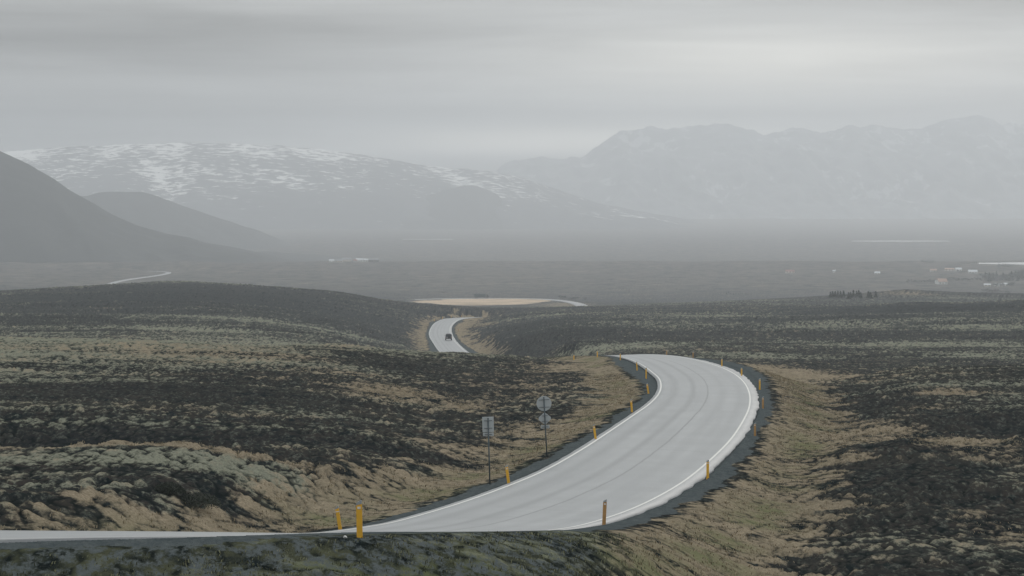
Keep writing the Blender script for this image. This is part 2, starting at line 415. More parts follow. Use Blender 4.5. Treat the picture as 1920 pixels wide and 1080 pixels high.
DARK = [(-25.0, 157.0, 6.5, 5.5, 1.7), (-14.0, 156.5, 9.0, 3.5, 1.0), (250, 735, 330, 14, .8), (1850, 795, 110, 16, 1.0), (1640, 900, 200, 60, .35), (800, 690, 160, 14, .5), (900, 720, 100, 20, .3), (1600, 600, 200, 4, .6), (1750, 580, 200, 8, .7), (350, 555, 330, 20, .5), (1550, 735, 90, 12, .3), (120, 600, 160, 8, .4),(1000, 625, 150, 12, .5),(1620,770,170,22,.35)]  # dark heather patches, plus the gully bank's shade painted into the colour

# ------------------------------------------------------------------ ground sheet
a1 = np.linspace(-0.225, 0.225, 1100)
ang = np.r_[-np.linspace(math.pi, math.atan(0.40), 26, endpoint=False), -np.linspace(math.atan(0.40), math.atan(0.227), 40), np.arctan(a1[1:-1]), np.linspace(math.atan(0.227), math.atan(0.40), 40), np.linspace(math.pi, math.atan(0.40), 26, endpoint=False)[::-1][:-1]]
ds = [0.6, 2, 4, 7, 11, 16, 22, 29, 36, 43, 48]
d = 52.0
while d < 14000:
    ds.append(d)
    d *= (1 + (0.0018 if d < 200 else 0.0020 if d < 420 else 0.0036 if d < 1450 else 0.0065 if d < 5200 else 0.03))
ds.append(14000.0); ds = np.array(ds)
rr = 1 / np.maximum(np.cos(ang), math.cos(math.atan(0.364)))
X = ds[:, None] * (np.sin(ang) * rr)[None]; Yg = ds[:, None] * (np.cos(ang) * rr)[None]
Z, info = terrain(X, Yg, True)
xf, yf = X.ravel(), Yg.ravel()
def fieldmask(lst, seed):
    o = np.zeros(xf.shape, np.float32)
    for (px, py, rx, ry, a) in lst:
        if a == 0: continue
        cx, cy, ex, ey = (px, py, rx, ry) if (px < 0 or ry < 0) else patch(px, py, rx, ry)
        q = ((xf - cx) / ex) ** 2 + ((yf - cy) / ey) ** 2
        k = np.where(q < 4)[0]
        o[k] = np.maximum(o[k], a * np.exp(-q[k] * 0.9))
    return o
straw = fieldmask(STRAW, 1)
q_ = ((xf + 30) / 63) ** 2 + ((yf - 2640) / 270) ** 2; straw = np.maximum(straw, 1.6 * sstep(1.25, 0.75, q_ + 0.55 * fbm(xf / 22, yf / 80, 99, 3)))
straw = straw.astype(np.float32)
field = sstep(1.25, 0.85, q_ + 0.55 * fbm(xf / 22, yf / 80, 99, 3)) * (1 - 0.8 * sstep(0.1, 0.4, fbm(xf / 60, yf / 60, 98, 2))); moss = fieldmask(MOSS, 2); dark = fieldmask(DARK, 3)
dd = info['d']; dist = info['dist']; lat = info['lat']; farr = sstep(430, 800, dd)
outer = (lat > 0.5)
wob = fbm(xf / 5, yf / 5, 71, 3) * 3.0
vergew = np.where(outer, 6.0, 4.2) + wob * 1.5 + farr * (-1.5 + wob * 2.2)
verge = sstep(0, 1, 1 - (dist - vergew) / 3.0) * sstep(0.8, 2.0, dist + wob * 0.3) * (dd > 56)
gravel = 1 - sstep(0.5, 1.3, (dist - np.where(outer, 0.10, 0.0)) + 0.25 * wob)
fg = sstep(116, 98, dd) * ((lat > 0.5) & (dist > 0.15)) * sstep(4.6, 1.4, xf) * sstep(26, 19, dist); gravel = np.maximum(gravel, fg * 0.47)
green = np.exp(-((dist - np.where(outer, 4.2, 3.0)) / 1.6) ** 2) * sstep(-0.25, 0.35, fbm(xf / 7, yf / 7, 81, 2)) * (1 - farr)
straw = np.maximum(straw, verge * (1 - 0.85 * sstep(410, 450, dd) * sstep(800, 740, dd)) * (0.95 + 0.7 * farr - 0.25 * sstep(-0.1, 0.5, fbm(xf / 4, yf / 4, 85, 2))))
straw = straw * (1 - 0.95 * fg) - 0.45 * fg; green = np.maximum(green, 0.50 * fg); moss += 0.25 * fg
straw += 0.30 * fbm(xf / 30, yf / 12, 91, 3) * (1 - farr) + 0.25 * (fbm(xf / 240, yf / 300, 93, 3) > 0.22) * sstep(2600, 3300, dd)
moss += 0.18 + 0.50 * fbm(xf / 40, yf / 14, 95, 3) * (1 - farr) + farr * ((0.8 * info['ridg'] + 0.35 * fbm(xf / 90, yf / 38, 97, 3)) * (dd < 1800))
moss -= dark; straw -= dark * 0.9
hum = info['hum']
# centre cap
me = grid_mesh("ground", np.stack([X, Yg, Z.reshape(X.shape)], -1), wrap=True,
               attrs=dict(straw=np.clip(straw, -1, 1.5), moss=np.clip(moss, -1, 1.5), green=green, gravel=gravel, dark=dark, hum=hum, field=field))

def ground_material():
    m = bpy.data.materials.new("moorland"); m.use_nodes = True; t = m.node_tree
    b = t.nodes['Principled BSDF']; b.inputs['Roughness'].default_value = 0.95; b.inputs['Specular IOR Level'].default_value = 0.0
    tcn = N(t, 'ShaderNodeTexCoord'); P = tcn.outputs['Object']
    def A_(n): return N(t, 'ShaderNodeAttribute', attribute_name=n).outputs['Fac']
    nf = noise(t, mapping(t, P, (1, 0.36, 1), rot=(0, 0, 0.12)), 2.6, 6, 0.74)         # 0.4 m clumps
    nm = noise(t, mapping(t, P, (0.7, 0.30, 1), rot=(0, 0, -0.1)), 1.0, 5, 0.68, 0.3)
    nfar = noise(t, mapping(t, P, (1.0, 0.16, 1)), 0.55, 5, 0.72)       # 1.5 m
    nl = noise(t, mapping(t, P, (0.5, 1, 1)), 0.11, 4, 0.6)         # 10 m
    nxl = noise(t, mapping(t, P, (1.0, 0.4, 1)), 0.045, 6, 0.7)
    nh = noise(t, P, 9.0, 3, 0.6)
    N_y = N(t, 'ShaderNodeSeparateXYZ'); L(t, P, N_y.inputs[0])
    heather = mixc(t, ramp(t, nm, [(0.35, 0.0), (0.65, 1.0)]), (0.008, 0.015, 0.018), (0.050, 0.044, 0.039))
    heather = mixc(t, ramp(t, nf, [(0.50, 0.0), (0.66, 1.0)]), heather, (0.105, 0.112, 0.098))
    heather = mixc(t, ramp(t, nl, [(0.4, 0.0), (0.7, 0.4)]), heather, (0.068, 0.068, 0.058))
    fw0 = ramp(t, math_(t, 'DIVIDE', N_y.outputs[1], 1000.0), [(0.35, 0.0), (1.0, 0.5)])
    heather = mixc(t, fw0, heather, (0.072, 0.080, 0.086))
    mossc = mixc(t, ramp(t, nh, [(0.3, 0.0), (0.7, 1.0)]), (0.135, 0.148, 0.118), (0.30, 0.302, 0.232))
    strawc = mixc(t, ramp(t, nh, [(0.3, 0.0), (0.7, 1.0)]), (0.175, 0.146, 0.102), (0.39, 0.326, 0.236))
    strawc = mixc(t, ramp(t, nm, [(0.3, 0.45), (0.62, 0.0)]), strawc, (0.12, 0.108, 0.075))
    greenc = mixc(t, nf, (0.09, 0.115, 0.055), (0.17, 0.18, 0.09))
    gravc = mixc(t, ramp(t, nf, [(0.3, 0.0), (0.7, 1.0)]), (0.052, 0.066, 0.072), (0.105, 0.120, 0.122))
    gravc = mixc(t, ramp(t, nh, [(0.55, 0.0), (0.75, 0.5)]), gravc, (0.15, 0.155, 0.15))
    # moss sits on the tops of the hummocks
    geo0 = N(t, 'ShaderNodeSeparateXYZ'); L(t, P, geo0.inputs[0])
    fw = ramp(t, math_(t, 'DIVIDE', geo0.outputs[1], 1000.0), [(0.25, 0.0), (0.6, 1.0)])
    nfk = math_(t, 'MULTIPLY', math_(t, 'MULTIPLY', math_(t, 'SUBTRACT', nfar, 0.5), 2.6), fw)
    nlk = math_(t, 'MULTIPLY', math_(t, 'SUBTRACT', nl, 0.5), 1.1)
    k = math_(t, 'ADD', math_(t, 'ADD', math_(t, 'ADD', nlk, nfk), math_(t, 'MULTIPLY', math_(t, 'SUBTRACT', nf, 0.5), 2.3)), math_(t, 'MULTIPLY', math_(t, 'SUBTRACT', nm, 0.5), 1.6))
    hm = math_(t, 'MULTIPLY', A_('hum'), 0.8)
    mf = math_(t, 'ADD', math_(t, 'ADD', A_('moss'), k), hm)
    mf = ramp(t, math_(t, 'SUBTRACT', mf, 0.0), [(0.42, 0.0), (0.85, 0.95)])
    k2 = math_(t, 'ADD', math_(t, 'MULTIPLY', math_(t, 'SUBTRACT', nf, 0.5), 1.6), math_(t, 'MULTIPLY', math_(t, 'SUBTRACT', nm, 0.5), 1.9))
    k2 = math_(t, 'ADD', k2, math_(t, 'MULTIPLY', math_(t, 'SUBTRACT', nl, 0.5), 1.3))
    sf = ramp(t, math_(t, 'ADD', math_(t, 'ADD', A_('straw'), k2), math_(t, 'MULTIPLY', hm, 0.8)), [(0.28, 0.0), (0.75, 0.95)])
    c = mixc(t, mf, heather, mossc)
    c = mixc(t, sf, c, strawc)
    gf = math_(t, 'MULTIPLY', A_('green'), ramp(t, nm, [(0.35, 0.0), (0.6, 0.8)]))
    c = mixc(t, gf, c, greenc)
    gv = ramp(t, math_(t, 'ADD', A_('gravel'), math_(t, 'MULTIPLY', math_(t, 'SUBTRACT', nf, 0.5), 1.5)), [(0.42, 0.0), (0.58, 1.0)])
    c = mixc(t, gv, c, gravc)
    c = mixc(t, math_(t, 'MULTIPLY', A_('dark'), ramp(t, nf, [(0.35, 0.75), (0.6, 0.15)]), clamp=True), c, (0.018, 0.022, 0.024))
    # the plain: long patches of paler grass
    geo = N(t, 'ShaderNodeSeparateXYZ'); L(t, P, geo.inputs[0])
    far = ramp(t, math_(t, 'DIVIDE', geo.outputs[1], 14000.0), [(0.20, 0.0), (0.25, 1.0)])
    pl = mixc(t, ramp(t, nxl, [(0.36, 0.0), (0.56, 1.0)]), (0.022, 0.034, 0.038), (0.118, 0.108, 0.098))
    npl = noise(t, mapping(t, P, (0.7, 0.8, 1), loc=(900, 0, 0)), 0.022, 7, 0.74)
    pl = mixc(t, ramp(t, npl, [(0.57, 0.0), (0.68, 0.8)]), pl, (0.27, 0.225, 0.17))
    pl = mixc(t, ramp(t, npl, [(0.30, 0.7), (0.42, 0.0)]), pl, (0.03, 0.04, 0.036))
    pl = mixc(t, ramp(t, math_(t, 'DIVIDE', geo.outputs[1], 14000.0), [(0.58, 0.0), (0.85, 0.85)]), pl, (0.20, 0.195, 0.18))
    pf = math_(t, 'MULTIPLY', far, math_(t, 'SUBTRACT', 1.0, math_(t, 'MULTIPLY', sf, 0.8)))
    c = mixc(t, ramp(t, A_('hum'), [(0.0, 0.62), (0.12, 0.0)]), c, (0.014, 0.017, 0.019)) if False else c
    crease_shade = ramp(t, math_(t, 'ADD', A_('hum'), 0.5), [(0.20, 0.85), (0.44, 0.0)])  # creases between hummocks go near black: their shade is put into the colour
    c = mixc(t, math_(t, 'MULTIPLY', math_(t, 'MULTIPLY', crease_shade, math_(t, 'SUBTRACT', 1.0, math_(t, 'MULTIPLY', sf, 0.65))), math_(t, 'SUBTRACT', 1.0, gv)), c, (0.008, 0.012, 0.013))
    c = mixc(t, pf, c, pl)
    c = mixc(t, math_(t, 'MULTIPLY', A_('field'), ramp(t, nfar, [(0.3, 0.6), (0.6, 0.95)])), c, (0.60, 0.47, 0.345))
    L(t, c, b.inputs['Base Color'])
    bp = N(t, 'ShaderNodeBump'); bp.inputs['Strength'].default_value = 0.9; bp.inputs['Distance'].default_value = 0.22
    L(t, math_(t, 'ADD', nf, math_(t, 'MULTIPLY', nh, 0.35)), bp.inputs['Height']); L(t, bp.outputs[0], b.inputs['Normal'])
    return m
MG = ground_material()
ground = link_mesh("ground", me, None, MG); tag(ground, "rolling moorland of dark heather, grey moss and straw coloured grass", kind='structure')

# ------------------------------------------------------------------ roads
def road_material(name, base_lo, base_hi, tracks=True):
    m = bpy.data.materials.new(name); m.use_nodes = True; t = m.node_tree
    b = t.nodes['Principled BSDF']
    tcn = N(t, 'ShaderNodeTexCoord'); P = tcn.outputs['Object']
    uv = N(t, 'ShaderNodeAttribute', attribute_name='across').outputs['Fac']
    al = N(t, 'ShaderNodeAttribute', attribute_name='along').outputs['Fac']
    cx = N(t, 'ShaderNodeCombineXYZ'); L(t, math_(t, 'MULTIPLY', uv, 9.0), cx.inputs[0]); L(t, al, cx.inputs[1])
    V = cx.outputs[0]
    n1 = noise(t, mapping(t, V, (1.0, 0.035, 1)), 1.1, 5, 0.6)
    n2 = noise(t, P, 14.0, 4, 0.7); n3 = noise(t, P, 0.25, 4, 0.55)
    c = mixc(t, ramp(t, n1, [(0.3, 0.0), (0.7, 1.0)]), base_lo, base_hi)
    c = mixc(t, ramp(t, n3, [(0.35, 0.25), (0.65, 0.0)]), c, tuple(v * 0.72 for v in base_lo))
    c = mixc(t, ramp(t, n2, [(0.42, 0.22), (0.7, 0.0)]), c, tuple(v * 0.6 for v in base_lo))
    if tracks:
        wv = math_(t, 'ADD', uv, math_(t, 'MULTIPLY', math_(t, 'SUBTRACT', n3, 0.5), 0.02))
        for cpos, wid, s, col in ((0.515, 0.012, 0.75, 0.5), (0.18, 0.07, 0.55, 0.74), (0.37, 0.05, 0.65, 0.72), (0.66, 0.06, 0.28, 0.8), (0.83, 0.06, 0.28, 0.8)):
            q = math_(t, 'DIVIDE', math_(t, 'ABSOLUTE', math_(t, 'SUBTRACT', wv, cpos)), wid)
            f = ramp(t, q, [(0.0, s), (1.0, 0.0)], 'EASE')
            c = mixc(t, f, c, tuple(v * col for v in base_lo))
        # transverse repair joints
        q = math_(t, 'ABSOLUTE', math_(t, 'SUBTRACT', math_(t, 'FRACT', math_(t, 'ADD', math_(t, 'DIVIDE', al, 47.0), math_(t, 'MULTIPLY', n3, 0.02))), 0.5))
        f = math_(t, 'MULTIPLY', ramp(t, q, [(0.0, 0.45), (0.003, 0.0)]), math_(t, 'GREATER_THAN', uv, 0.52))
        c = mixc(t, f, c, tuple(v * 0.5 for v in base_lo))
    L(t, c, b.inputs['Base Color'])
    L(t, ramp(t, n1, [(0.3, 0.42), (0.7, 0.58)]), b.inputs['Roughness'])
    bp = N(t, 'ShaderNodeBump'); bp.inputs['Strength'].default_value = 0.25; bp.inputs['Distance'].default_value = 0.01
    L(t, n2, bp.inputs['Height']); L(t, bp.outputs[0], b.inputs['Normal'])
    return m
MR = road_material("worn_chip_seal", (0.25, 0.262, 0.27), (0.36, 0.372, 0.38))
MR2 = road_material("far_chip_seal", (0.27, 0.27, 0.28), (0.34, 0.34, 0.35), False)

def road_mesh(name, O, I, mat, lift=0.0, ragged=0.0, fl=(0.0, 1.0), thick=0.12, nlat=13):
    """ribbon from lateral fl[0]..fl[1] (0 inner, 1 outer) with edges that drop to the bed"""
    n = len(O); seg = np.r_[0, np.cumsum(np.linalg.norm(np.diff(((O + I) / 2)[:, :2], axis=0), axis=1))]
    wid = np.linalg.norm((O - I)[:, :2], axis=1)
    rg = (fbm(seg / 4.0, seg * 0 + 3.3, 101, 4) * ragged) if ragged else seg * 0
    rg2 = (fbm(seg / 3.0, seg * 0 + 9.3, 103, 3) * ragged * 0.2) if ragged else seg * 0
    lats = np.linspace(0, 1, nlat)
    P = []; ac = []; alo = []
    for j, l in enumerate(lats):
        l0 = fl[0] + (fl[1] - fl[0]) * l
        ll = l0 + (rg / wid) * (l == 1) - (rg2 / wid) * (l == 0)
        p = I + (O - I) * ll[:, None] if isinstance(ll, np.ndarray) else I + (O - I) * ll
        p = p.copy(); p[:, 2] += lift
        P.append(p); ac.append(np.full(n, l0)); alo.append(seg)
    if thick > 0:
        a = P[0].copy(); a[:, 2] -= thick; z = P[-1].copy(); z[:, 2] -= thick
        P = [a] + P + [z]; ac = [ac[0]] + ac + [ac[-1]]; alo = [seg] + alo + [seg]
    P = np.stack(P, 1)
    me = grid_mesh(name, P[:, ::-1] if False else P, attrs=dict(across=np.stack(ac, 1), along=np.stack(alo, 1)))
    return link_mesh(name, me, None, mat)
road = road_mesh("road", RO, RI, MR, ragged=0.24)
tag(road, "pale worn two lane road sweeping in an s bend through the moor", kind='structure')
# painted edge lines, lying 6 mm above the surface
ML = mat_simple("road_paint", (0.62, 0.62, 0.59), 0.55, var=0.12, scale=9.0)
near_n = int(np.argmax(RC[:, 1] > 1230))
for nm, f0, f1 in (("edge_line", 0.028, 0.043), ("edge_line", 0.915, 0.930)):
    o = road_mesh(nm, RO, RI, ML, lift=0.006, fl=(f0, f1), thick=0.0, nlat=2)
    tag(o, "white painted line along the %s edge of the bend" % ("inner" if f0 < .5 else "outer"), kind='structure')
r2 = road_mesh("road", PLAIN[0], PLAIN[1], MR2, lift=0.15, thick=0.5, nlat=5)
tag(r2, "pale strip of the same road crossing the plain below", kind='structure')
r3 = road_mesh("track", TRACK[0], TRACK[1], MR2, lift=0.15, thick=0.6, nlat=5)
tag(r3, "pale gravel track winding over the plain beyond the left hill", kind='structure')

# ------------------------------------------------------------------ mountains
def rock_material(name, rock, snow_lo, snow_hi, amount, stretch=(1, 1, 1), scale=0.004, snowc=(0.92, 0.92, 0.90)):
    m = bpy.data.materials.new(name); m.use_nodes = True; t = m.node_tree
    b = t.nodes['Principled BSDF']; b.inputs['Roughness'].default_value = 0.9; b.inputs['Specular IOR Level'].default_value = 0.1
    tcn = N(t, 'ShaderNodeTexCoord'); P = tcn.outputs['Object']
    sp = N(t, 'ShaderNodeSeparateXYZ'); L(t, P, sp.inputs[0])
    n1 = noise(t, mapping(t, P, stretch), scale, 8, 0.62, 0.4)
    n2 = noise(t, P, scale * 0.4, 3, 0.5)
    c = mixc(t, n2, tuple(v * 0.7 for v in rock), tuple(v * 1.4 for v in rock))
    if amount > 0:
        hgt = math_(t, 'DIVIDE', math_(t, 'SUBTRACT', sp.outputs[2], snow_lo), snow_hi - snow_lo)
        k = math_(t, 'ADD', math_(t, 'ADD', math_(t, 'MULTIPLY', math_(t, 'MINIMUM', hgt, 1.0), amount), n1), math_(t, 'MULTIPLY', math_(t, 'SUBTRACT', n2, 0.5), 0.5))
        att = N(t, 'ShaderNodeAttribute', attribute_name='gully').outputs['Fac']
        k = math_(t, 'ADD', k, math_(t, 'MULTIPLY', att, 0.22))
        f = ramp(t, k, [(0.70, 0.0), (0.735, 1.0)])
        c = mixc(t, f, c, snowc)
    L(t, c, b.inputs['Base Color']); return m
def mountain(name, prof, foot_py, d_foot, d_crest, d_back, mat, label, rough=30.0, gl=420.0, shape=1.0, seed=200, cols=420, rows=110, sink=0):
    px = np.linspace(prof[0][0], prof[-1][0], cols)
    top = np.interp(px, [p[0] for p in prof], [p[1] for p in prof])
    k = np.ones(9) / 9; topp = np.convolve(np.pad(top, 4, mode='edge'), k, 'valid')
    zf = -(foot_py - HY) / F * d_foot; zc = -(topp - HY) / F * d_crest
    t = np.linspace(0, 1.35, rows)[:, None] * np.ones(cols)[None]
    dist_ = np.where(t <= 1, d_foot + (d_crest - d_foot) * t, d_crest + (d_back - d_crest) * (t - 1) / 0.35)
    x0 = ((px - 960) / F)[None] * (d_crest + (dist_ - d_crest) * 0.6)
    prof_s = np.where(t <= 1, np.clip(t, 0, 1) ** shape, 1 - ((t - 1) / 0.35) * 0.9)
    z = zf + (zc[None] - zf) * prof_s
    xf_, yf_ = x0.ravel(), dist_.ravel()
    wx = x0 + 0.25 * (dist_ - d_crest)
    rid = 1 - np.abs(perlin(wx.ravel() / gl + 0.4 * perlin(xf_ / 900, yf_ / 900, seed + 5), yf_ / (gl * 3), seed)) * 2
    rid2 = 1 - np.abs(perlin(wx.ravel() / (gl / 3), yf_ / (gl * 1.2), seed + 1)) * 2
    g = (rid * 0.65 + rid2 * 0.35).reshape(x0.shape)
    env = np.clip(np.minimum(t, 1) * 3, 0, 1) * np.where(t <= 1, 0.25 + np.clip(1 - t, 0, 1) * 1.2, 0.25) 
    z = z + (g - 0.4) * rough * env + fbm(xf_ / 130, yf_ / 130, seed + 9, 4).reshape(x0.shape) * rough * 0.30
    fr = np.linspace(0, 1, cols)[None]; endf = np.minimum(sstep(0, 0.08, fr), sstep(1, sink, fr)) if sink else 1
    z = (zf - 25) + (z - (zf - 25)) * endf if sink else z
    P = np.stack([x0, dist_, z], -1)
    me = grid_mesh(name, P, attrs=dict(gully=(0.6 - g)))
    o = link_mesh(name, me, None, mat); tag(o, label, kind='structure'); return o
zz = lambda py, d: -(py - HY) / F * d
SNOW = rock_material("snow_streaked_slope", (0.085, 0.09, 0.095), zz(400, 10000), zz(290, 12300), 0.20, (0.38, 0.62, 1.0), 0.05)
mountain("mountain", [(-600, 300), (-200, 292), (0, 284), (60, 279), (150, 274), (250, 271), (350, 268), (450, 270), (520, 272), (600, 281), (660, 288), (720, 298), (800, 311), (860, 316), (930, 321), (1000, 340), (1060, 362), (1130, 382), (1230, 402), (1360, 422), (1500, 436)],
         431, 10300, 12300, 13600, SNOW, "long rounded mountain streaked with snow patches", rough=26, gl=700, shape=0.9, seed=210, rows=240, cols=760, sink=0.90)
RANGE = rock_material("gullied_mountain_rock", (0.26, 0.27, 0.275), zz(380, 12800), zz(235, 14700), 0.10, (1.0, 0.35, 0.5), 0.019, (0.48, 0.49, 0.50))
mountain("mountain", [(820, 395), (880, 360), (925, 330), (945, 308), (965, 300), (1000, 297), (1030, 301), (1060, 298), (1085, 298), (1105, 286), (1130, 268), (1160, 250), (1190, 243), (1215, 240), (1250, 241), (1310, 238), (1360, 236), (1390, 240), (1410, 247), (1425, 254), (1445, 250), (1470, 242), (1500, 239), (1520, 246), (1545, 252), (1565, 242), (1600, 238), (1650, 239), (1700, 241), (1750, 238), (1775, 225), (1810, 219), (1850, 219), (1875, 229), (1900, 232), (1960, 236), (2100, 228), (2300, 240), (2600, 260)],
         413, 12700, 14700, 15700, RANGE, "tall gullied mountain range fading into the cloud on the right", rough=95, gl=330, shape=1.0, seed=230, rows=200, cols=900)
LOW = rock_material("low_hill_rock", (0.05, 0.055, 0.055), 0, 1, 0.0)
mountain("hill", [(740, 392), (790, 372), (830, 357), (860, 349), (885, 346), (905, 352), (940, 366), (1000, 388)], 433, 10200, 11200, 12000, LOW, "faint low cone at the foot of the snowy mountain", rough=14, gl=300, seed=250, cols=160, rows=50, sink=0.72)
mountain("hill", [(-900, 140), (-500, 150), (-250, 190), (-120, 232), (0, 283), (40, 300), (70, 317), (95, 330), (115, 348), (150, 368), (200, 395), (260, 420), (330, 440), (400, 456), (500, 473), (600, 485), (700, 494), (800, 500)],
         494, 4650, 5050, 5900, LOW, "steep dark hill sloping down from the left edge", rough=22, gl=260, shape=0.85, seed=260, cols=420, rows=110, sink=0.72)
mountain("hill", [(20, 440), (90, 400), (130, 375), (150, 366), (165, 370), (178, 362), (200, 360), (240, 360), (270, 361), (290, 366), (320, 377), (355, 388), (390, 401), (440, 418), (510, 440), (590, 460), (660, 472)],
         470, 7000, 7500, 8400, LOW, "smaller flat topped dark hill behind the steep left hill", rough=12, gl=240, shape=0.8, seed=270, cols=260, rows=80, sink=0.72)

# ------------------------------------------------------------------ water
MW = bpy.data.materials.new("pale_water"); MW.use_nodes = True
b = MW.node_tree.nodes['Principled BSDF']; b.inputs['Base Color'].default_value = (0.30, 0.31, 0.31, 1); b.inputs['Roughness'].default_value = 0.25
_n = noise(MW.node_tree, N(MW.node_tree, 'ShaderNodeTexCoord').outputs['Object'], 0.02, 4, 0.6)
L(MW.node_tree, ramp(MW.node_tree, _n, [(0.3, (0.28, 0.30, 0.31)), (0.7, (0.55, 0.55, 0.54))]), b.inputs['Base Color'])
MW2 = mat_simple("dull_water", (0.22, 0.22, 0.22), 0.35, scale=0.02)
def lake(name, cx0, cx1, py, d, depth, label, seed):
    x0 = (cx0 - 960) / F * d; x1 = (cx1 - 960) / F * d; n = 60
    xs = np.linspace(x0, x1, n); t = np.linspace(0, 1, n)
    half = depth * (np.sin(math.pi * np.clip(t, 0.001, 0.999)) ** 0.5) * (0.65 + 0.8 * (fbm(xs / 60, xs * 0, seed, 3)))
    half = np.maximum(half, 3)
    zt = terrain(xs, np.full(n, d)).max() + 0.4
    P = np.stack([np.stack([xs, d - half, np.full(n, zt)], 1), np.stack([xs, d + half, np.full(n, zt + 1.2)], 1)], 0)
    # a closed thin sheet with banks
    Pb = P.copy(); Pb[..., 2] -= 6
    P4 = np.stack([Pb[0], P[0], P[1], Pb[1]], 0)
    o = link_mesh(name, grid_mesh(name, P4, smooth=False), None, MW if seed == 302 else MW2); tag(o, label, kind='structure'); return o
lake("water", 1597, 1780, 455, 8000, 130, "thin pale strip of water far out on the plain", 301)
lake("water", 1835, 2300, 498, 4500, 95, "pale lake behind the houses and trees", 302)
lake("water", 755, 850, 450, 8300, 30, "faint thread of water on the misty plain", 303)

# ------------------------------------------------------------------ haze
HD = 1.32e-4
mb = MB(); mb.box((0, 400, (495 - 190) / 2), (31000, 32200, 495 + 190))
MH = bpy.data.materials.new("haze"); MH.use_nodes = True; t = MH.node_tree; t.nodes.clear()
pv = N(t, 'ShaderNodeVolumePrincipled'); pv.inputs['Color'].default_value = (0.90, 0.94, 0.99, 1); pv.inputs['Density'].default_value = HD
pv.inputs['Anisotropy'].default_value = 0.5
mo = N(t, 'ShaderNodeOutputMaterial'); L(t, pv.outputs[0], mo.inputs['Volume'])
hz = mb.build("haze", MH); tag(hz, "thin grey mist filling the valley", kind='stuff')
#OBJECTS

# ------------------------------------------------------------------ marker posts
M_YEL = mat_simple("yellow_post_plastic", (0.78, 0.43, 0.035), 0.5, var=0.10, scale=5.0)
M_YEL2 = mat_simple("weathered_post_plastic", (0.42, 0.235, 0.085), 0.65, var=0.20, scale=6.0)
M_GREY = mat_simple("grey_post_top", (0.33, 0.35, 0.36), 0.5)
M_REFL = mat_simple("white_reflector", (0.75, 0.72, 0.68), 0.25)
def road_z(x, y):
    lat, dist, z = nearest(RO, RI, np.array([float(x)]), np.array([float(y)]), 45.0)
    return lat[0], dist[0], z[0]
def post_proto(mat, h=1.0, band=False):
    root = empty("marker_post", (0, 0, 0))
    w_, t_ = 0.145, 0.06
    pts = [(-w_ / 2, -0.25), (w_ / 2, -0.25), (w_ / 2, h * 0.90), (-w_ / 2, h * 0.865)]
    b = MB().prism(pts, 1, -t_ / 2, t_ / 2)
    bmesh.ops.bevel(b.bm, geom=list(b.bm.edges), offset=0.012, segments=2, affect='EDGES')
    b.build("post_body", mat, root)
    c = MB().prism([(-w_ / 2 + .004, h * 0.868), (w_ / 2 - .004, h * 0.902), (w_ / 2 - .004, h), (w_ / 2 - .03, h), (-w_ / 2 + .004, h * 0.93)], 1, -t_ / 2 + .004, t_ / 2 - .004)
    c.build("post_cap", M_GREY, root)
    r = MB().box((0, -t_ / 2 - 0.004, h * (0.76 if band else 0.80)), (w_ * (1.02 if band else 0.55), 0.012, 0.035 if band else 0.06), bevel=0.003)
    r.build("reflector", M_REFL, root)
    return root
POSTS = [  # px, base row, px height, lean px, dull, distance guess, label
 (674.5, 1007, 70, -1.5, 0, 71, "nearest and tallest yellow marker post, on the outer road edge at the front"),
 (638, 993, 45, -7, 0, 104, "leaning yellow marker post just left of the tallest one, across the road"),
 (1132.5, 981, 45, 2, 1, 110, "weathered brown orange marker post on the outer edge at the lower bend"),
 (954, 907, 36, -5, 0, 141, "yellow marker post leaning left beside the rectangular sign"),
 (1327, 895, 33, 0, 0, 148, "yellow marker post on the outer verge where the bend turns away"),
 (1117, 824, 28.5, -4, 0, 176, "yellow marker post on the inner verge right of the round sign"),
 (1185, 772.5, 24.5, -2, 0, 205, "yellow marker post beside the dark hollow on the inner verge"),
 (1216, 738, 20, -3, 0, 235, "yellow marker post where the inner edge is widest, upper of the two leaning ones"),
 (1211.5, 708, 19, 0, 0, 268, "upright yellow marker post on the inner edge near the crest"),
 (1194.5, 692, 14.5, -1, 0, 300, "small orange marker post on the inner edge below the crest"),
 (1163, 675, 13.3, 0, 0, 345, "small orange marker post at the tip where the road passes the crest"),
 (1120, 669.5, 12.8, 0, 0, 378, "yellow marker post just left of the road tip against the far moor"),
 (1076, 675, 9, 0, 0, 400, "leftmost small yellow marker post half sunk behind the straw hollow"),
 (1250, 665.5, 11, 0, 1, 392, "small dull marker post on top of the road crest"),
 (1299.5, 671, 12, 0, 1, 360, "faint dull marker post behind the crest, right of the top one"),
 (1353.5, 686, 14, 0, 0, 330, "yellow marker post on the outer edge right of the crest"),
 (1390.5, 704, 14.5, 0, 0, 292, "yellow marker post before the straw bank on the outer edge"),
 (1424.5, 731, 21.5, 0, 0, 240, "bright yellow marker post at the far right of the bend"),
 (1430.5, 766, 22.5, 0, 1, 212, "dull brown marker post on the gravel at the rightmost bend"),
 (1415.5, 817, 25, 0, 1, 182, "dull brown marker post overlapping the ragged asphalt edge"),
 (814.5, 602.5, 5, 0, 0, 1110, "tiny marker post on the left of the distant bend"),
 (829.5, 597.5, 4.5, 0, 0, 1165, "tiny marker post at the left top of the distant bend"),
 (846, 595.5, 4.5, 0, 0, 1190, "tiny marker post in the middle top of the distant bend"),
 (865, 595, 4.5, 0, 0, 1210, "tiny marker post at the right top of the distant bend"),
 (859.5, 621, 6, 0, 1, 1000, "tiny reddish marker post on the inner verge of the distant bend"),
]
protos = {}
def place_z(x, y):
    lat, dist, zr = road_z(x, y); z = terrain([x], [y])[0]
    return max(z, zr - 0.02) if dist <= 0.02 else z
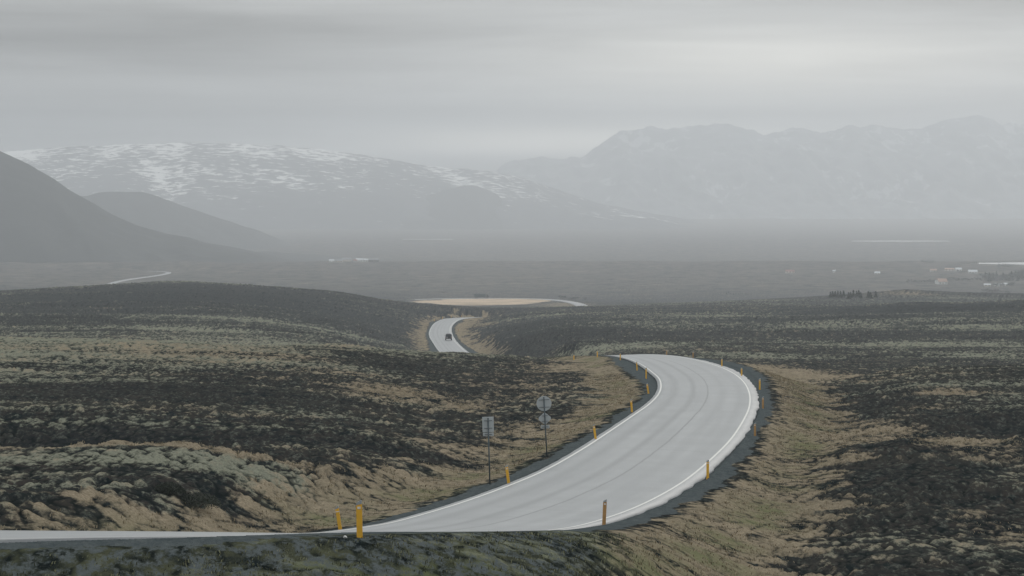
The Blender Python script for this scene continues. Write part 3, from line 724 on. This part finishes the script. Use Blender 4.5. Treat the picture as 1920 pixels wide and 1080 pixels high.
for px, py, hp, lean, dull, dg, lab in POSTS:
    # move along the ray until the ground meets it next to the guessed distance
    best = None
    for d_ in np.linspace(dg * 0.93, dg * 1.07, 41):
        x_ = (px - 960) / F * d_; z_ = place_z(x_, d_); row = HY - z_ / d_ * F
        sc_ = abs(row - py) + abs(d_ - dg) / dg * 14
        if best is None or sc_ < best[0]: best = (sc_, x_, d_, z_)
    _, x_, d_, z_ = best
    key = (dull, abs(lean) > 6)
    if key not in protos:
        o = post_proto(M_YEL2 if dull else M_YEL, band=abs(lean) > 6); protos[key] = o
    else: o = copy_tree(protos[key])
    o.location = (x_, d_, z_); s = hp * d_ / F; s = min(max(s, 0.8), 1.15)
    o.scale = (1, 1, s); o.rotation_euler = (0, math.atan(lean / hp), random.uniform(-0.15, 0.15))
    tag(o, lab, "marker post", "yellow marker posts along the road")

# ------------------------------------------------------------------ road signs, seen from behind
M_ALU = mat_simple("sign_back_aluminium", (0.40, 0.43, 0.44), 0.5, 0.0, var=0.08, scale=3.0)
M_POLE = mat_simple("galvanised_pole", (0.070, 0.095, 0.105), 0.55, 0.4, var=0.15)
M_BRK = mat_simple("sign_bracket", (0.15, 0.165, 0.175), 0.5, 0.4)
def sign(px, base_py, dg, tilt, plates, label, height):
    d_ = dg; x_ = (px - 960) / F * d_
    root = empty("road_sign", (x_, d_, terrain([x_], [d_])[0]), label=label, cat="road sign")
    root.rotation_euler = (0, rad(tilt), rad(6))
    MB().cyl((0, 0, -0.4), (0, 0, height - 0.06), 0.038, 0.036, 14).build("pole", M_POLE, root, True)
    for kind, zc, w_, h_ in plates:
        m = MB()
        if kind == 'disc':
            m.cyl((0, 0.066, zc), (0, 0.082, zc), w_ / 2, w_ / 2, 40)
        elif kind == 'rect':
            m.box((0, 0.074, zc), (w_, 0.016, h_), bevel=0.006)
        else:
            k = w_ / 2; c = w_ * 0.17
            m.prism([(-k, zc - c * .5), (-c * .5, zc - h_ / 2), (c * .5, zc - h_ / 2), (k, zc - c * .5), (k, zc + c * .5), (c * .5, zc + h_ / 2), (-c * .5, zc + h_ / 2), (-k, zc + c * .5)], 1, 0.066, 0.082)
        p = m.build("sign_plate", M_ALU, root)
        nb = 2 if h_ > 0.4 else 1
        for q in range(nb):
            zb = zc + (0 if nb == 1 else (q - 0.5) * h_ * 0.5)
            MB().box((0, 0.05, zb), (w_ * (0.72 if kind != 'diamond' else 0.5), 0.025, 0.035), bevel=0.004).build("bracket", M_BRK, p)
            MB().box((0, 0.0, zb), (0.10, 0.09, 0.04), bevel=0.006).build("clamp", M_BRK, p)
    return root
sA = 140.0; sign(918.5, 912, sA, -1.6, [('rect', 3.14, 0.60, 0.80), ('rect', 2.62, 0.56, 0.18)], "back of a rectangular grey road sign with a narrow plate below, on a thin pole", 3.56)
sB = 160.0; sign(1025.5, 858, sB, -3.0, [('disc', 3.20, 0.90, 0.90), ('diamond', 2.30, 0.74, 0.66), ('rect', 1.80, 0.52, 0.20)], "back of a round grey road sign with a diamond and small plate below it", 3.66)

# ------------------------------------------------------------------ the four wheel drive going away on the far bend
M_CAR = mat_simple("dark_car_paint", (0.045, 0.055, 0.06), 0.3, 0.2, var=0.08)
M_GL = mat_simple("car_glass", (0.03, 0.04, 0.045), 0.08, spec=0.6)
M_TYRE = mat_simple("tyre_rubber", (0.02, 0.02, 0.02), 0.85)
M_RIM = mat_simple("wheel_rim", (0.25, 0.26, 0.27), 0.4, 0.7)
M_RED = mat_simple("tail_lamp_red", (0.25, 0.02, 0.015), 0.3)
M_PLT = mat_simple("number_plate", (0.6, 0.6, 0.58), 0.5)
def car():
    d_ = 925.0; x_ = (841 - 960) / F * d_
    lat, dist, z_ = road_z(x_, d_)
    i = int(((RC[:, :2] - np.array([x_, d_])) ** 2).sum(1).argmin()); T = RC[min(i + 4, len(RC) - 1)] - RC[i - 4]
    yaw = math.atan2(-T[0], T[1])
    root = empty("off_road_car", (x_, d_, z_), yaw, label="dark boxy four wheel drive driving away on the distant bend", cat="car")
    root.scale = (1.12, 1.0, 1.08)
    # local: +Y forward, length 4.7, width 2.0, height 2.05
    side = [(-2.3, 0.55), (-2.35, 0.95), (-2.28, 1.25), (0.75, 1.28), (2.15, 1.16), (2.35, 0.95), (2.35, 0.55)]
    b = MB(); b.prism([(y, z) for y, z in side], 0, -0.99, 0.99)
    bmesh.ops.bevel(b.bm, geom=list(b.bm.edges), offset=0.05, segments=2, affect='EDGES')
    body = b.build("body", M_CAR, root)
    c = MB(); v = [(-2.22, 1.26), (-2.12, 2.0), (0.15, 2.03), (0.85, 1.28)]
    c.prism(v, 0, -0.9, 0.9); bmesh.ops.bevel(c.bm, geom=list(c.bm.edges), offset=0.06, segments=2, affect='EDGES')
    c.build("cabin", M_CAR, root)
    MB().prism([(-2.26, 1.36), (-2.19, 1.86), (-2.165, 1.86), (-2.235, 1.36)], 0, -0.66, 0.66).build("rear_window", M_GL, root)
    MB().prism([(0.84, 1.36), (0.40, 1.86), (0.43, 1.88), (0.88, 1.37)], 0, -0.72, 0.72).build("windscreen", M_GL, root)
    for s in (-1, 1):
        for y0, y1 in ((-1.95, -0.85), (-0.75, 0.2)):
            MB().box((s * 0.903, (y0 + y1) / 2, 1.62), (0.02, y1 - y0, 0.46), bevel=0.008).build("side_window", M_GL, root)
        MB().box((s * 0.86, -2.36, 1.02), (0.16, 0.05, 0.30), bevel=0.01).build("tail_lamp", M_RED, root)
        MB().box((s * 1.08, 0.72, 1.38), (0.18, 0.08, 0.2), bevel=0.02).build("mirror", M_CAR, root)
        for y in (-1.45, 1.45):
            w_ = MB().cyl((s * 0.75, y, 0.40), (s * 1.0, y, 0.40), 0.40, 0.40, 24).build("wheel", M_TYRE, root)
            MB().cyl((s * 0.985, y, 0.40), (s * 1.01, y, 0.40), 0.22, 0.2, 16).build("rim", M_RIM, w_)
    MB().box((0, -2.38, 0.62), (1.9, 0.14, 0.2), bevel=0.03).build("bumper", M_TYRE, root)
    sp = MB().cyl((0.1, -2.34, 1.12), (0.1, -2.56, 1.12), 0.36, 0.36, 24).build("spare_wheel", M_TYRE, root)
    MB().box((-0.55, -2.372, 0.85), (0.48, 0.02, 0.12)).build("number_plate", M_PLT, root)
    MB().box((0, -0.9, 2.09), (1.3, 1.7, 0.05), bevel=0.01).build("roof_rack", M_TYRE, root)
car()

# ------------------------------------------------------------------ lorry crossing the plain
M_TRAIL = mat_simple("green_grey_trailer", (0.008, 0.03, 0.034), 0.6, var=0.08, spec=0.2)
M_CAB = mat_simple("dark_cab_paint", (0.008, 0.010, 0.014), 0.35)
def lorry():
    px = 902; C2 = (PLAIN[0] + PLAIN[1]) / 2
    i = int(np.abs(960 + F * C2[:, 0] / C2[:, 1] - px).argmin()); p = C2[i]; T = C2[i + 2] - C2[i - 2]
    yaw = math.atan2(T[1], T[0])
    root = empty("lorry", (p[0], p[1], p[2] + 0.16), yaw, label="dark green grey articulated lorry crossing the plain to the right", cat="lorry")
    root.scale = (1.1, 1.1, 1.25)
    MB().box((-2.2, 0, 2.45), (11.6, 2.5, 2.7), bevel=0.06).build("trailer", M_TRAIL, root)
    MB().box((-2.0, 0, 1.02), (11.2, 0.9, 0.2)).build("chassis", M_TYRE, root)
    cb_ = MB().prism([(4.0, 0.8), (4.0, 3.45), (4.9, 3.4), (6.1, 2.55), (6.5, 1.7), (6.55, 0.8)], 1, -1.22, 1.22)
    bmesh.ops.bevel(cb_.bm, geom=list(cb_.bm.edges), offset=0.08, segments=2, affect='EDGES')
    cb = cb_.build("cab", M_CAB, root)
    MB().prism([(5.05, 3.22), (6.02, 2.58), (6.10, 2.62), (5.12, 3.28)], 1, -1.0, 1.0).build("windscreen", M_GL, cb)
    for s in (-1, 1):
        MB().box((5.0, s * 1.225, 2.4), (0.9, 0.02, 0.7)).build("side_window", M_GL, cb)
        for x in (-6.6, -5.4, -4.2, 3.2, 5.6):
            w_ = MB().cyl((x, s * 0.85, 0.5), (x, s * 1.2, 0.5), 0.5, 0.5, 18).build("wheel", M_TYRE, root)
            MB().cyl((x, s * 1.19, 0.5), (x, s * 1.22, 0.5), 0.26, 0.26, 12).build("rim", M_RIM, w_)
lorry()

# ------------------------------------------------------------------ houses on the plain
M_WH = mat_simple("white_wall", (0.60, 0.60, 0.58), 0.7, var=0.05)
M_CRM = mat_simple("cream_wall", (0.55, 0.50, 0.44), 0.7, var=0.06)
M_DKW = mat_simple("dark_timber_wall", (0.09, 0.08, 0.075), 0.8)
M_RRED = mat_simple("red_roof", (0.27, 0.14, 0.12), 0.6)
M_ROR = mat_simple("faded_orange_roof", (0.38, 0.25, 0.19), 0.6)
M_RGR = mat_simple("grey_roof", (0.25, 0.26, 0.27), 0.6)
M_RWH = mat_simple("pale_metal_roof", (0.58, 0.60, 0.62), 0.45)
M_WIN = mat_simple("dark_window", (0.04, 0.05, 0.055), 0.15)
M_DOOR = mat_simple("brown_door", (0.12, 0.07, 0.05), 0.6)
def house(px, py, d_, w_, dp, hw, hr, wall, roof, yaw, label, group):
    x_ = (px - 960) / F * d_
    z_ = terrain([x_], [d_])[0]; z2 = -(py - HY) / F * d_
    root = empty("house", (x_, d_, z_), rad(yaw), label=label, cat="house", group=group)
    MB().box((0, 0, hw / 2 - 1.0), (w_, dp, hw + 2.0)).build("wall", wall, root)
    for s in (-1, 1):
        g_ = MB()
        xx = s * (w_ / 2 - 0.02); g_.prism([(-dp / 2, hw), (dp / 2, hw), (0, hw + hr)], 0, xx - 0.1 * s if s > 0 else xx, xx if s > 0 else xx + 0.1)
        g_.build("gable", wall, root)
    r = MB()
    e = 0.45; t_ = 0.22; sl = hr / (dp / 2)
    r.prism([(-dp / 2 - e, hw - e * sl + 0.03), (0, hw + hr + 0.03), (dp / 2 + e, hw - e * sl + 0.03), (dp / 2 + e, hw - e * sl + t_), (0, hw + hr + t_ + 0.05), (-dp / 2 - e, hw - e * sl + t_)], 0, -w_ / 2 - e, w_ / 2 + e)
    rf = r.build("roof", roof, root)
    MB().box((w_ * 0.2, 0, hw + hr + 0.3), (0.6, 0.6, 1.2)).build("chimney", M_RGR, rf)
    n = max(2, int(w_ / 4))
    for i in range(n):
        xx = -w_ / 2 + w_ * (i + 0.5) / n
        if i == n // 2: MB().box((xx, -dp / 2 - 0.02, 1.05), (1.0, 0.06, 2.1)).build("door", M_DOOR, root)
        else: MB().box((xx, -dp / 2 - 0.02, min(1.7, hw * 0.55)), (1.3, 0.06, 1.1)).build("window", M_WIN, root)
GF = "farm buildings far out on the left of the plain"; GH = "houses scattered over the right of the plain"
HS = [
 (622, 494.5, 4660, 9, 7, 3, 2, M_WH, M_RWH, 4, "leftmost low white farm building far out on the plain", GF),
 (636, 494.5, 4665, 12, 8, 3, 2, M_CRM, M_RGR, -6, "grey roofed farm building, second from the left of the far farm", GF),
 (650, 494, 4680, 16, 10, 5, 3, M_CRM, M_RGR, 3, "tallest broad farm building in the middle of the far farm", GF),
 (666, 494, 4670, 6, 6, 3, 2, M_WH, M_RRED, 10, "small white farmhouse just right of the broad farm building", GF),
 (674, 492.5, 4700, 12, 8, 4, 2.5, M_WH, M_RWH, -5, "bright white farm building with pale roof near the right of the far farm", GF),
 (685, 492.5, 4710, 9, 7, 3.5, 2, M_WH, M_RWH, 8, "rightmost bright white farm building of the far farm", GF),
 (701, 492.5, 4740, 18, 9, 4, 2, M_DKW, M_RGR, 0, "long dark farm shed at the right end of the far farm", GF),
 (1481, 516, 4020, 13, 7, 2.2, 2.4, M_CRM, M_RRED, 3, "lone house with a red roof left of the village", GH),
 (1564, 516, 4040, 4, 4, 2.4, 1.4, M_WH, M_RWH, 0, "tiny white cabin between the lone red roofed house and the village", GH),
 (1645, 517, 4000, 8, 6, 2.6, 2, M_WH, M_RWH, -8, "single white cabin left of the village trees", GH),
 (1747, 514, 4100, 5, 5, 2.4, 2, M_WH, M_ROR, 6, "left of two tiny pink roofed cabins in the village", GH),
 (1753, 514, 4110, 5, 5, 2.4, 2, M_WH, M_ROR, -4, "right of two tiny pink roofed cabins in the village", GH),
 (1780, 512, 4150, 14, 7, 2.2, 1.6, M_CRM, M_ROR, 0, "long low pink roofed house behind the village trees", GH),
 (1797, 512.5, 4130, 9, 7, 3, 2, M_WH, M_RWH, 7, "white house behind the village trees", GH),
 (1824, 517, 4010, 13, 8, 3, 2.4, M_WH, M_RWH, -5, "brightest white roofed house in the middle of the village", GH),
 (1766, 531, 3480, 12, 8, 3.8, 3.6, M_WH, M_ROR, 14, "large white house with a faded orange roof nearest to the village front", GH),
 (1757, 528, 3500, 4, 5, 3, 2, M_WH, M_RWH, 14, "small white annex beside the orange roofed house", GH),
 (1872, 535, 3420, 10, 6, 2.4, 1.6, M_WH, M_RWH, 3, "low white building at the right front of the village", GH),
 (1884, 534, 3430, 9, 6, 2.4, 1.6, M_WH, M_RWH, -3, "second low white building at the right front of the village", GH),
 (1851, 537, 3380, 8, 5, 2, 1.4, M_CRM, M_RWH, 0, "small cream shed left of the low white buildings", GH),
]
for h in HS: house(*h)

# ------------------------------------------------------------------ trees and bushes
M_NEED = mat_simple("dark_needles", (0.022, 0.042, 0.032), 0.8, var=0.35, scale=1.2)
M_TWIG = mat_simple("bare_twigs", (0.085, 0.085, 0.085), 0.85, var=0.3, scale=1.5)
M_BARK = mat_simple("bark", (0.07, 0.055, 0.045), 0.9)
def leaf(bm, p, r, rng):
    a = Vector((rng.uniform(-1, 1), rng.uniform(-1, 1), rng.uniform(-.6, .6))).normalized() * r
    b = a.cross(Vector((rng.uniform(-1, 1), rng.uniform(-1, 1), rng.uniform(-1, 1)))).normalized() * r * 0.55
    vs_ = [bm.verts.new(Vector(p) + q) for q in (a, b, -a, -b)]; bm.faces.new(vs_)
def conifer(seed, h=5.0, wide=0.26):
    rng = random.Random(seed); root = empty("conifer", (0, 0, 0))
    MB().cyl((0, 0, -0.3), (0, 0, h * 0.9), h * 0.022, h * 0.006, 7).build("trunk", M_BARK, root)
    m = MB(); n = 420
    tiers = [h * (0.08 + 0.9 * (i / 13)) for i in range(14)]
    for z in tiers:
        R_ = (1 - z / h) * h * wide * rng.uniform(0.75, 1.15) + 0.06
        for k in range(int(8 + 30 * (1 - z / h))):
            a = rng.uniform(0, 6.283); rr_ = R_ * rng.uniform(0.15, 1.0)
            leaf(m.bm, (math.cos(a) * rr_, math.sin(a) * rr_, z - rr_ * 0.35 + rng.uniform(-.03, .03) * h), h * rng.uniform(0.05, 0.085), rng)
    m.build("crown", M_NEED, root); return root
def round_tree(seed, h=4.0, mat=None, name="birch_tree"):
    rng = random.Random(seed); root = empty(name, (0, 0, 0)); 
    t_ = MB(); t_.cyl((0, 0, -0.3), (0, 0, h * 0.55), h * 0.03, h * 0.015, 7)
    for k in range(4):
        a = rng.uniform(0, 6.28); t_.cyl((0, 0, h * 0.25), (math.cos(a) * h * 0.28, math.sin(a) * h * 0.28, h * 0.75), h * 0.013, h * 0.005, 5)
    t_.build("trunk", M_BARK, root)
    m = MB(); cl_ = [(rng.uniform(-.35, .35) * h, rng.uniform(-.35, .35) * h, rng.uniform(0.3, 0.8) * h, rng.uniform(.14, .26) * h) for _ in range(9)]
    for cx_, cy_, cz_, r_ in cl_:
        for k in range(42):
            v = Vector((rng.gauss(0, 1), rng.gauss(0, 1), rng.gauss(0, 0.8))).normalized() * r_ * rng.uniform(.5, 1.1)
            leaf(m.bm, (cx_ + v.x, cy_ + v.y, cz_ + v.z), h * rng.uniform(.04, .075), rng)
    m.build("crown", mat or M_NEED, root); return root
CON = [conifer(i, 5.0, w_) for i, w_ in ((1, .24), (2, .28), (3, .21))]
RND = [round_tree(11, 4.0, M_NEED), round_tree(12, 4.0, M_TWIG), round_tree(13, 4.0, M_NEED)]
used = set()
def put(proto, base_h, px, top, d_, label, cat, group, hmin=2.0, hmax=14.0, wide=1.0):
    x_ = (px - 960) / F * d_; z_ = terrain([x_], [d_])[0]; h_ = -(top - HY) / F * d_ - z_
    h_ = min(max(h_, hmin), hmax)
    if proto.name not in used: used.add(proto.name); o = proto
    else: o = copy_tree(proto)
    o.location = (x_, d_, z_); s = h_ / base_h; o.scale = (s * wide, s * wide, s); o.rotation_euler = (0, 0, random.uniform(0, 6.28))
    tag(o, label, cat, group)
rng = random.Random(5)
for i, (px, top) in enumerate([(1557, 553), (1561, 555), (1566, 555.5), (1571, 557), (1576, 557.5), (1582, 556), (1591, 560), (1595, 559), (1600, 558), (1606, 560), (1610, 559), (1614, 560), (1628, 561), (1632, 560.5), (1642, 566)]):
    put(CON[i % 3], 5.0, px, top, 1760 + rng.uniform(-25, 25), "dark conifer in the short row on the rise before the far right hill", "conifer", "dark conifers in a row before the far right hill", 4.2, 7, 1.7)
for i in range(12):
    put(CON[i % 3], 5.0, 1362 + i * 4.3 + rng.uniform(-1, 1), 548.5 + rng.uniform(-1, 1.5), 3080 + rng.uniform(-20, 20), "small faint conifer in the thin row on the plain behind the road bend", "conifer", "faint conifers in a thin row on the plain", 2.5, 7, 1.2)
for i in range(11):
    put(CON[i % 3], 5.0, 1727 + i * 2.4, 489.5 + rng.uniform(-1.5, 2) + abs(i - 4) * 0.3, 4640 + rng.uniform(-20, 20), "hazy conifer in the clump left of the pale lake", "conifer", "hazy conifers left of the lake", 4, 12, 1.2)
for i in range(10):
    put(CON[i % 3], 5.0, 1802 + i * 3.2, 492 + rng.uniform(-1, 2) + i * 0.3, 4560 + rng.uniform(-30, 30), "hazy pointed conifer in the loose row just before the pale lake", "conifer", "hazy conifers before the lake", 4, 12, 1.0)
for i in range(9):
    put(CON[i % 3], 5.0, 1872 + i * 2.6, 494.5 + rng.uniform(-1, 1.5), 4380 + rng.uniform(-30, 30), "hazy conifer standing in front of the pale lake", "conifer", "hazy conifers in front of the lake", 4, 12, 1.2)
for i in range(34):
    d_ = 3650 + rng.uniform(-90, 160); px = 1845 + i * 2.7 + rng.uniform(-2, 2)
    put(CON[i % 3] if i % 2 else RND[i % 3], 5.0 if i % 2 else 4.0, px, 504 + rng.uniform(-2, 7) + (6 if px < 1895 else 0), d_, "large dark tree in the wood on the right edge of the village", "tree", "trees of the wood at the right of the village", 5, 16, 1.5)
for i in range(22):
    px = 1772 + i * 3.3 + rng.uniform(-1.5, 1.5)
    put(RND[i % 3], 4.0, px, 519.5 + rng.uniform(-1.5, 3), 3640 + rng.uniform(-30, 60), "low leafy tree in the hedge behind the orange roofed house", "tree", "low trees behind the orange roofed house", 2.5, 7, 1.3)
for i in range(20):
    px = 1700 + i * 3.0 + rng.uniform(-1.5, 1.5)
    put(RND[i % 3], 4.0, px, 524 + rng.uniform(-1.5, 3), 3560 + rng.uniform(-30, 60), "low leafy tree in the hedge left of the orange roofed house", "tree", "low trees left of the orange roofed house", 2.2, 5, 1.3)
for i in range(14):
    px = 1795 + i * 3.0 + rng.uniform(-1, 1)
    put(RND[i % 3], 4.0, px, 511.5 + rng.uniform(-1.5, 2.5), 4060 + rng.uniform(-30, 60), "small tree among the white houses of the village", "tree", "small trees among the village houses", 2.5, 7, 1.3)
for px in (1866, 1869, 1892, 1896, 1879):
    put(RND[px % 3], 4.0, px, 527 + rng.uniform(-1, 3), 3400, "small dark tree beside the low white buildings at the village front", "tree", "small trees by the low white buildings", 3, 7, 1.2)
BU = [round_tree(21 + i, 1.6, (M_TWIG, M_NEED)[i % 2], "bush") for i in range(2)]
for px, top, d_, wd, lab in [(1055, 553.5, 2760, 2.0, "larger dark bush on the plain left of the road bend"), (1072, 556, 2740, 2.6, "low wide dark bush beside the larger one at the road bend"), (1079, 556.5, 2735, 2.2, "dark bush at the right end of the bend's bush pair"), (1098, 556.5, 2750, 1.4, "small dark bush standing alone right of the road bend"),
                              (832, 545.5, 3150, 2.4, "green grey bush on the plain above the straw field"), (1851, 541.5, 3150, 3.0, "left grey thicket bush on the far right rise"), (1860, 540.5, 3150, 3.4, "middle grey thicket bush on the far right rise"), (1870, 541, 3150, 3.2, "right grey thicket bush on the far right rise"), (1889, 545, 3100, 1.6, "small dark bush on the pale streak at the far right")]:
    put(BU[px % 2], 1.6, px, top, d_, lab, "bush", None, 1.6, 6, wd)
# two dark low junipers near the road on the left
for px, py, wd, h_, lab in ((370, 950, 1.9, 0.55, "round dark shrub in the straw grass on the near left"), (317, 925, 1.3, 0.45, "smaller green grey shrub behind the round dark one")):
    p = at(px, py, None, 78); rngb = random.Random(px); root = empty("shrub", tuple(p), label=lab, cat="shrub")
    st = MB()
    for k in range(7):
        a = rngb.uniform(0, 6.28); st.cyl((0, 0, -0.1), (math.cos(a) * wd * 0.3, math.sin(a) * wd * 0.3, h_ * 0.6), 0.015, 0.006, 5)
    st.build("stem", M_BARK, root)
    m = MB()
    for k in range(2600):
        a = rngb.uniform(0, 6.28); q = math.sqrt(rngb.random()); zz_ = h_ * math.sqrt(max(0, 1 - q * q)) * rngb.uniform(0.25, 1.05)
        leaf(m.bm, (math.cos(a) * q * wd / 2, math.sin(a) * q * wd / 2, zz_), rngb.uniform(.02, .045), rngb)
    m.build("foliage", mat_simple("shrub_leaf", (0.028, 0.036, 0.026), 0.85, var=0.4, scale=3.0), root)
# small pale stone on the gravel by the nearest post
p = at(647, 1008.5, None, 55, 110)
m = MB(); bmesh.ops.create_icosphere(m.bm, subdivisions=2, radius=0.05)
for v in m.bm.verts: v.co = v.co * (1 + 0.2 * math.sin(v.co.x * 60 + v.co.z * 40)); v.co.z *= 0.7
o = m.build("stone", M_WH); o.location = (p[0], p[1], p[2] + 0.02); tag(o, "small white stone on the gravel left of the tallest marker post", "stone")

# ------------------------------------------------------------------ grass and heather tufts (nobody could count them)
def tufts(name, n, seed, want, mat, hgt, spread, label, dmax=300, dmin=54, blades=6, wbl=0.012):
    r_ = np.random.default_rng(seed)
    d_ = np.sqrt(r_.uniform(dmin ** 2, dmax ** 2, n * 6)); t_ = r_.uniform(-0.215, 0.215, n * 6); x_ = t_ * d_
    # attribute masks are looked up on the ground sheet itself
    ci = np.interp(np.arctan(t_), ang, np.arange(len(ang))).round().astype(int); ri = np.interp(d_, ds, np.arange(len(ds))).round().astype(int)
    idx = ri * len(ang) + ci
    keep = want(idx, r_.random(n * 6)) & (dist[idx] > 1.7)
    x_ = x_[keep][:n]; d_ = d_[keep][:n]; n2 = len(x_)
    z_ = terrain(x_, d_)
    k = blades; B = n2 * k
    bx = np.repeat(x_, k) + r_.normal(0, spread * 0.35, B); by = np.repeat(d_, k) + r_.normal(0, spread * 0.35, B); bz = np.repeat(z_, k)
    a = r_.uniform(0, 2 * math.pi, B); h_ = np.repeat(r_.uniform(0.6, 1.3, n2), k) * hgt * r_.uniform(0.6, 1.1, B)
    ln = r_.uniform(0.6, 1.8, B) * h_; wb = wbl * (0.6 + np.repeat(d_, k) / 110.0)
    ax, ay = np.cos(a), np.sin(a); ox, oy = -ay * wb, ax * wb
    wind = 0.35 * h_
    P0 = np.stack([bx - ox, by - oy, bz - 0.05], 1); P1 = np.stack([bx + ox, by + oy, bz - 0.05], 1)
    P2 = np.stack([bx + ax * ln * .4 + ox * .7, by + ay * ln * .4 + oy * .7, bz + h_ * .65], 1); P3 = np.stack([bx + ax * ln * .4 - ox * .7, by + ay * ln * .4 - oy * .7, bz + h_ * .65], 1)
    P4 = np.stack([bx + ax * ln + wind, by + ay * ln, bz + h_ * 0.95], 1)
    V = np.stack([P0, P1, P2, P3, P4], 1).reshape(-1, 3)
    me = bpy.data.meshes.new(name); me.vertices.add(len(V)); me.vertices.foreach_set('co', V.reshape(-1).astype(np.float32))
    b5 = np.arange(B)[:, None] * 5
    L4 = (b5 + np.array([0, 1, 2, 3])[None]); L3 = (b5 + np.array([3, 2, 4])[None])
    loops = np.concatenate([L4, L3], 1).reshape(-1).astype(np.int32)
    st = (np.arange(B)[:, None] * 7 + np.array([0, 4])[None]).reshape(-1).astype(np.int32)
    me.loops.add(len(loops)); me.loops.foreach_set('vertex_index', loops); me.polygons.add(len(st)); me.polygons.foreach_set('loop_start', st)
    me.update(calc_edges=True)
    at_ = me.attributes.new('tone', 'FLOAT', 'POINT'); at_.data.foreach_set('value', np.repeat(np.repeat(r_.random(n2), k), 5).astype(np.float32))
    o = link_mesh(name, me, None, mat); tag(o, label, None, None, 'stuff'); return o
def tuft_mat(name, lo, hi):
    m = bpy.data.materials.new(name); m.use_nodes = True; t = m.node_tree; b = t.nodes['Principled BSDF']
    a = N(t, 'ShaderNodeAttribute', attribute_name='tone').outputs['Fac']
    L(t, ramp(t, a, [(0.0, lo), (1.0, hi)]), b.inputs['Base Color']); b.inputs['Roughness'].default_value = 0.8; b.inputs['Specular IOR Level'].default_value = 0.15
    return m
tufts("grass", 14000, 1, lambda i, u: u < np.clip((straw[i] - 0.25) * 1.2, 0, 0.9), tuft_mat("dry_grass_blades", (0.15, 0.125, 0.08), (0.36, 0.295, 0.20)), 0.055, 0.45, "dry straw coloured grass tufts on the verges")
tufts("grass", 5000, 3, lambda i, u: (gravel[i] > 0.05) & (u < 0.5), tuft_mat("olive_grass_blades", (0.07, 0.08, 0.05), (0.19, 0.19, 0.11)), 0.06, 0.3, "olive grass tufts in the roadside gravel", dmax=125)
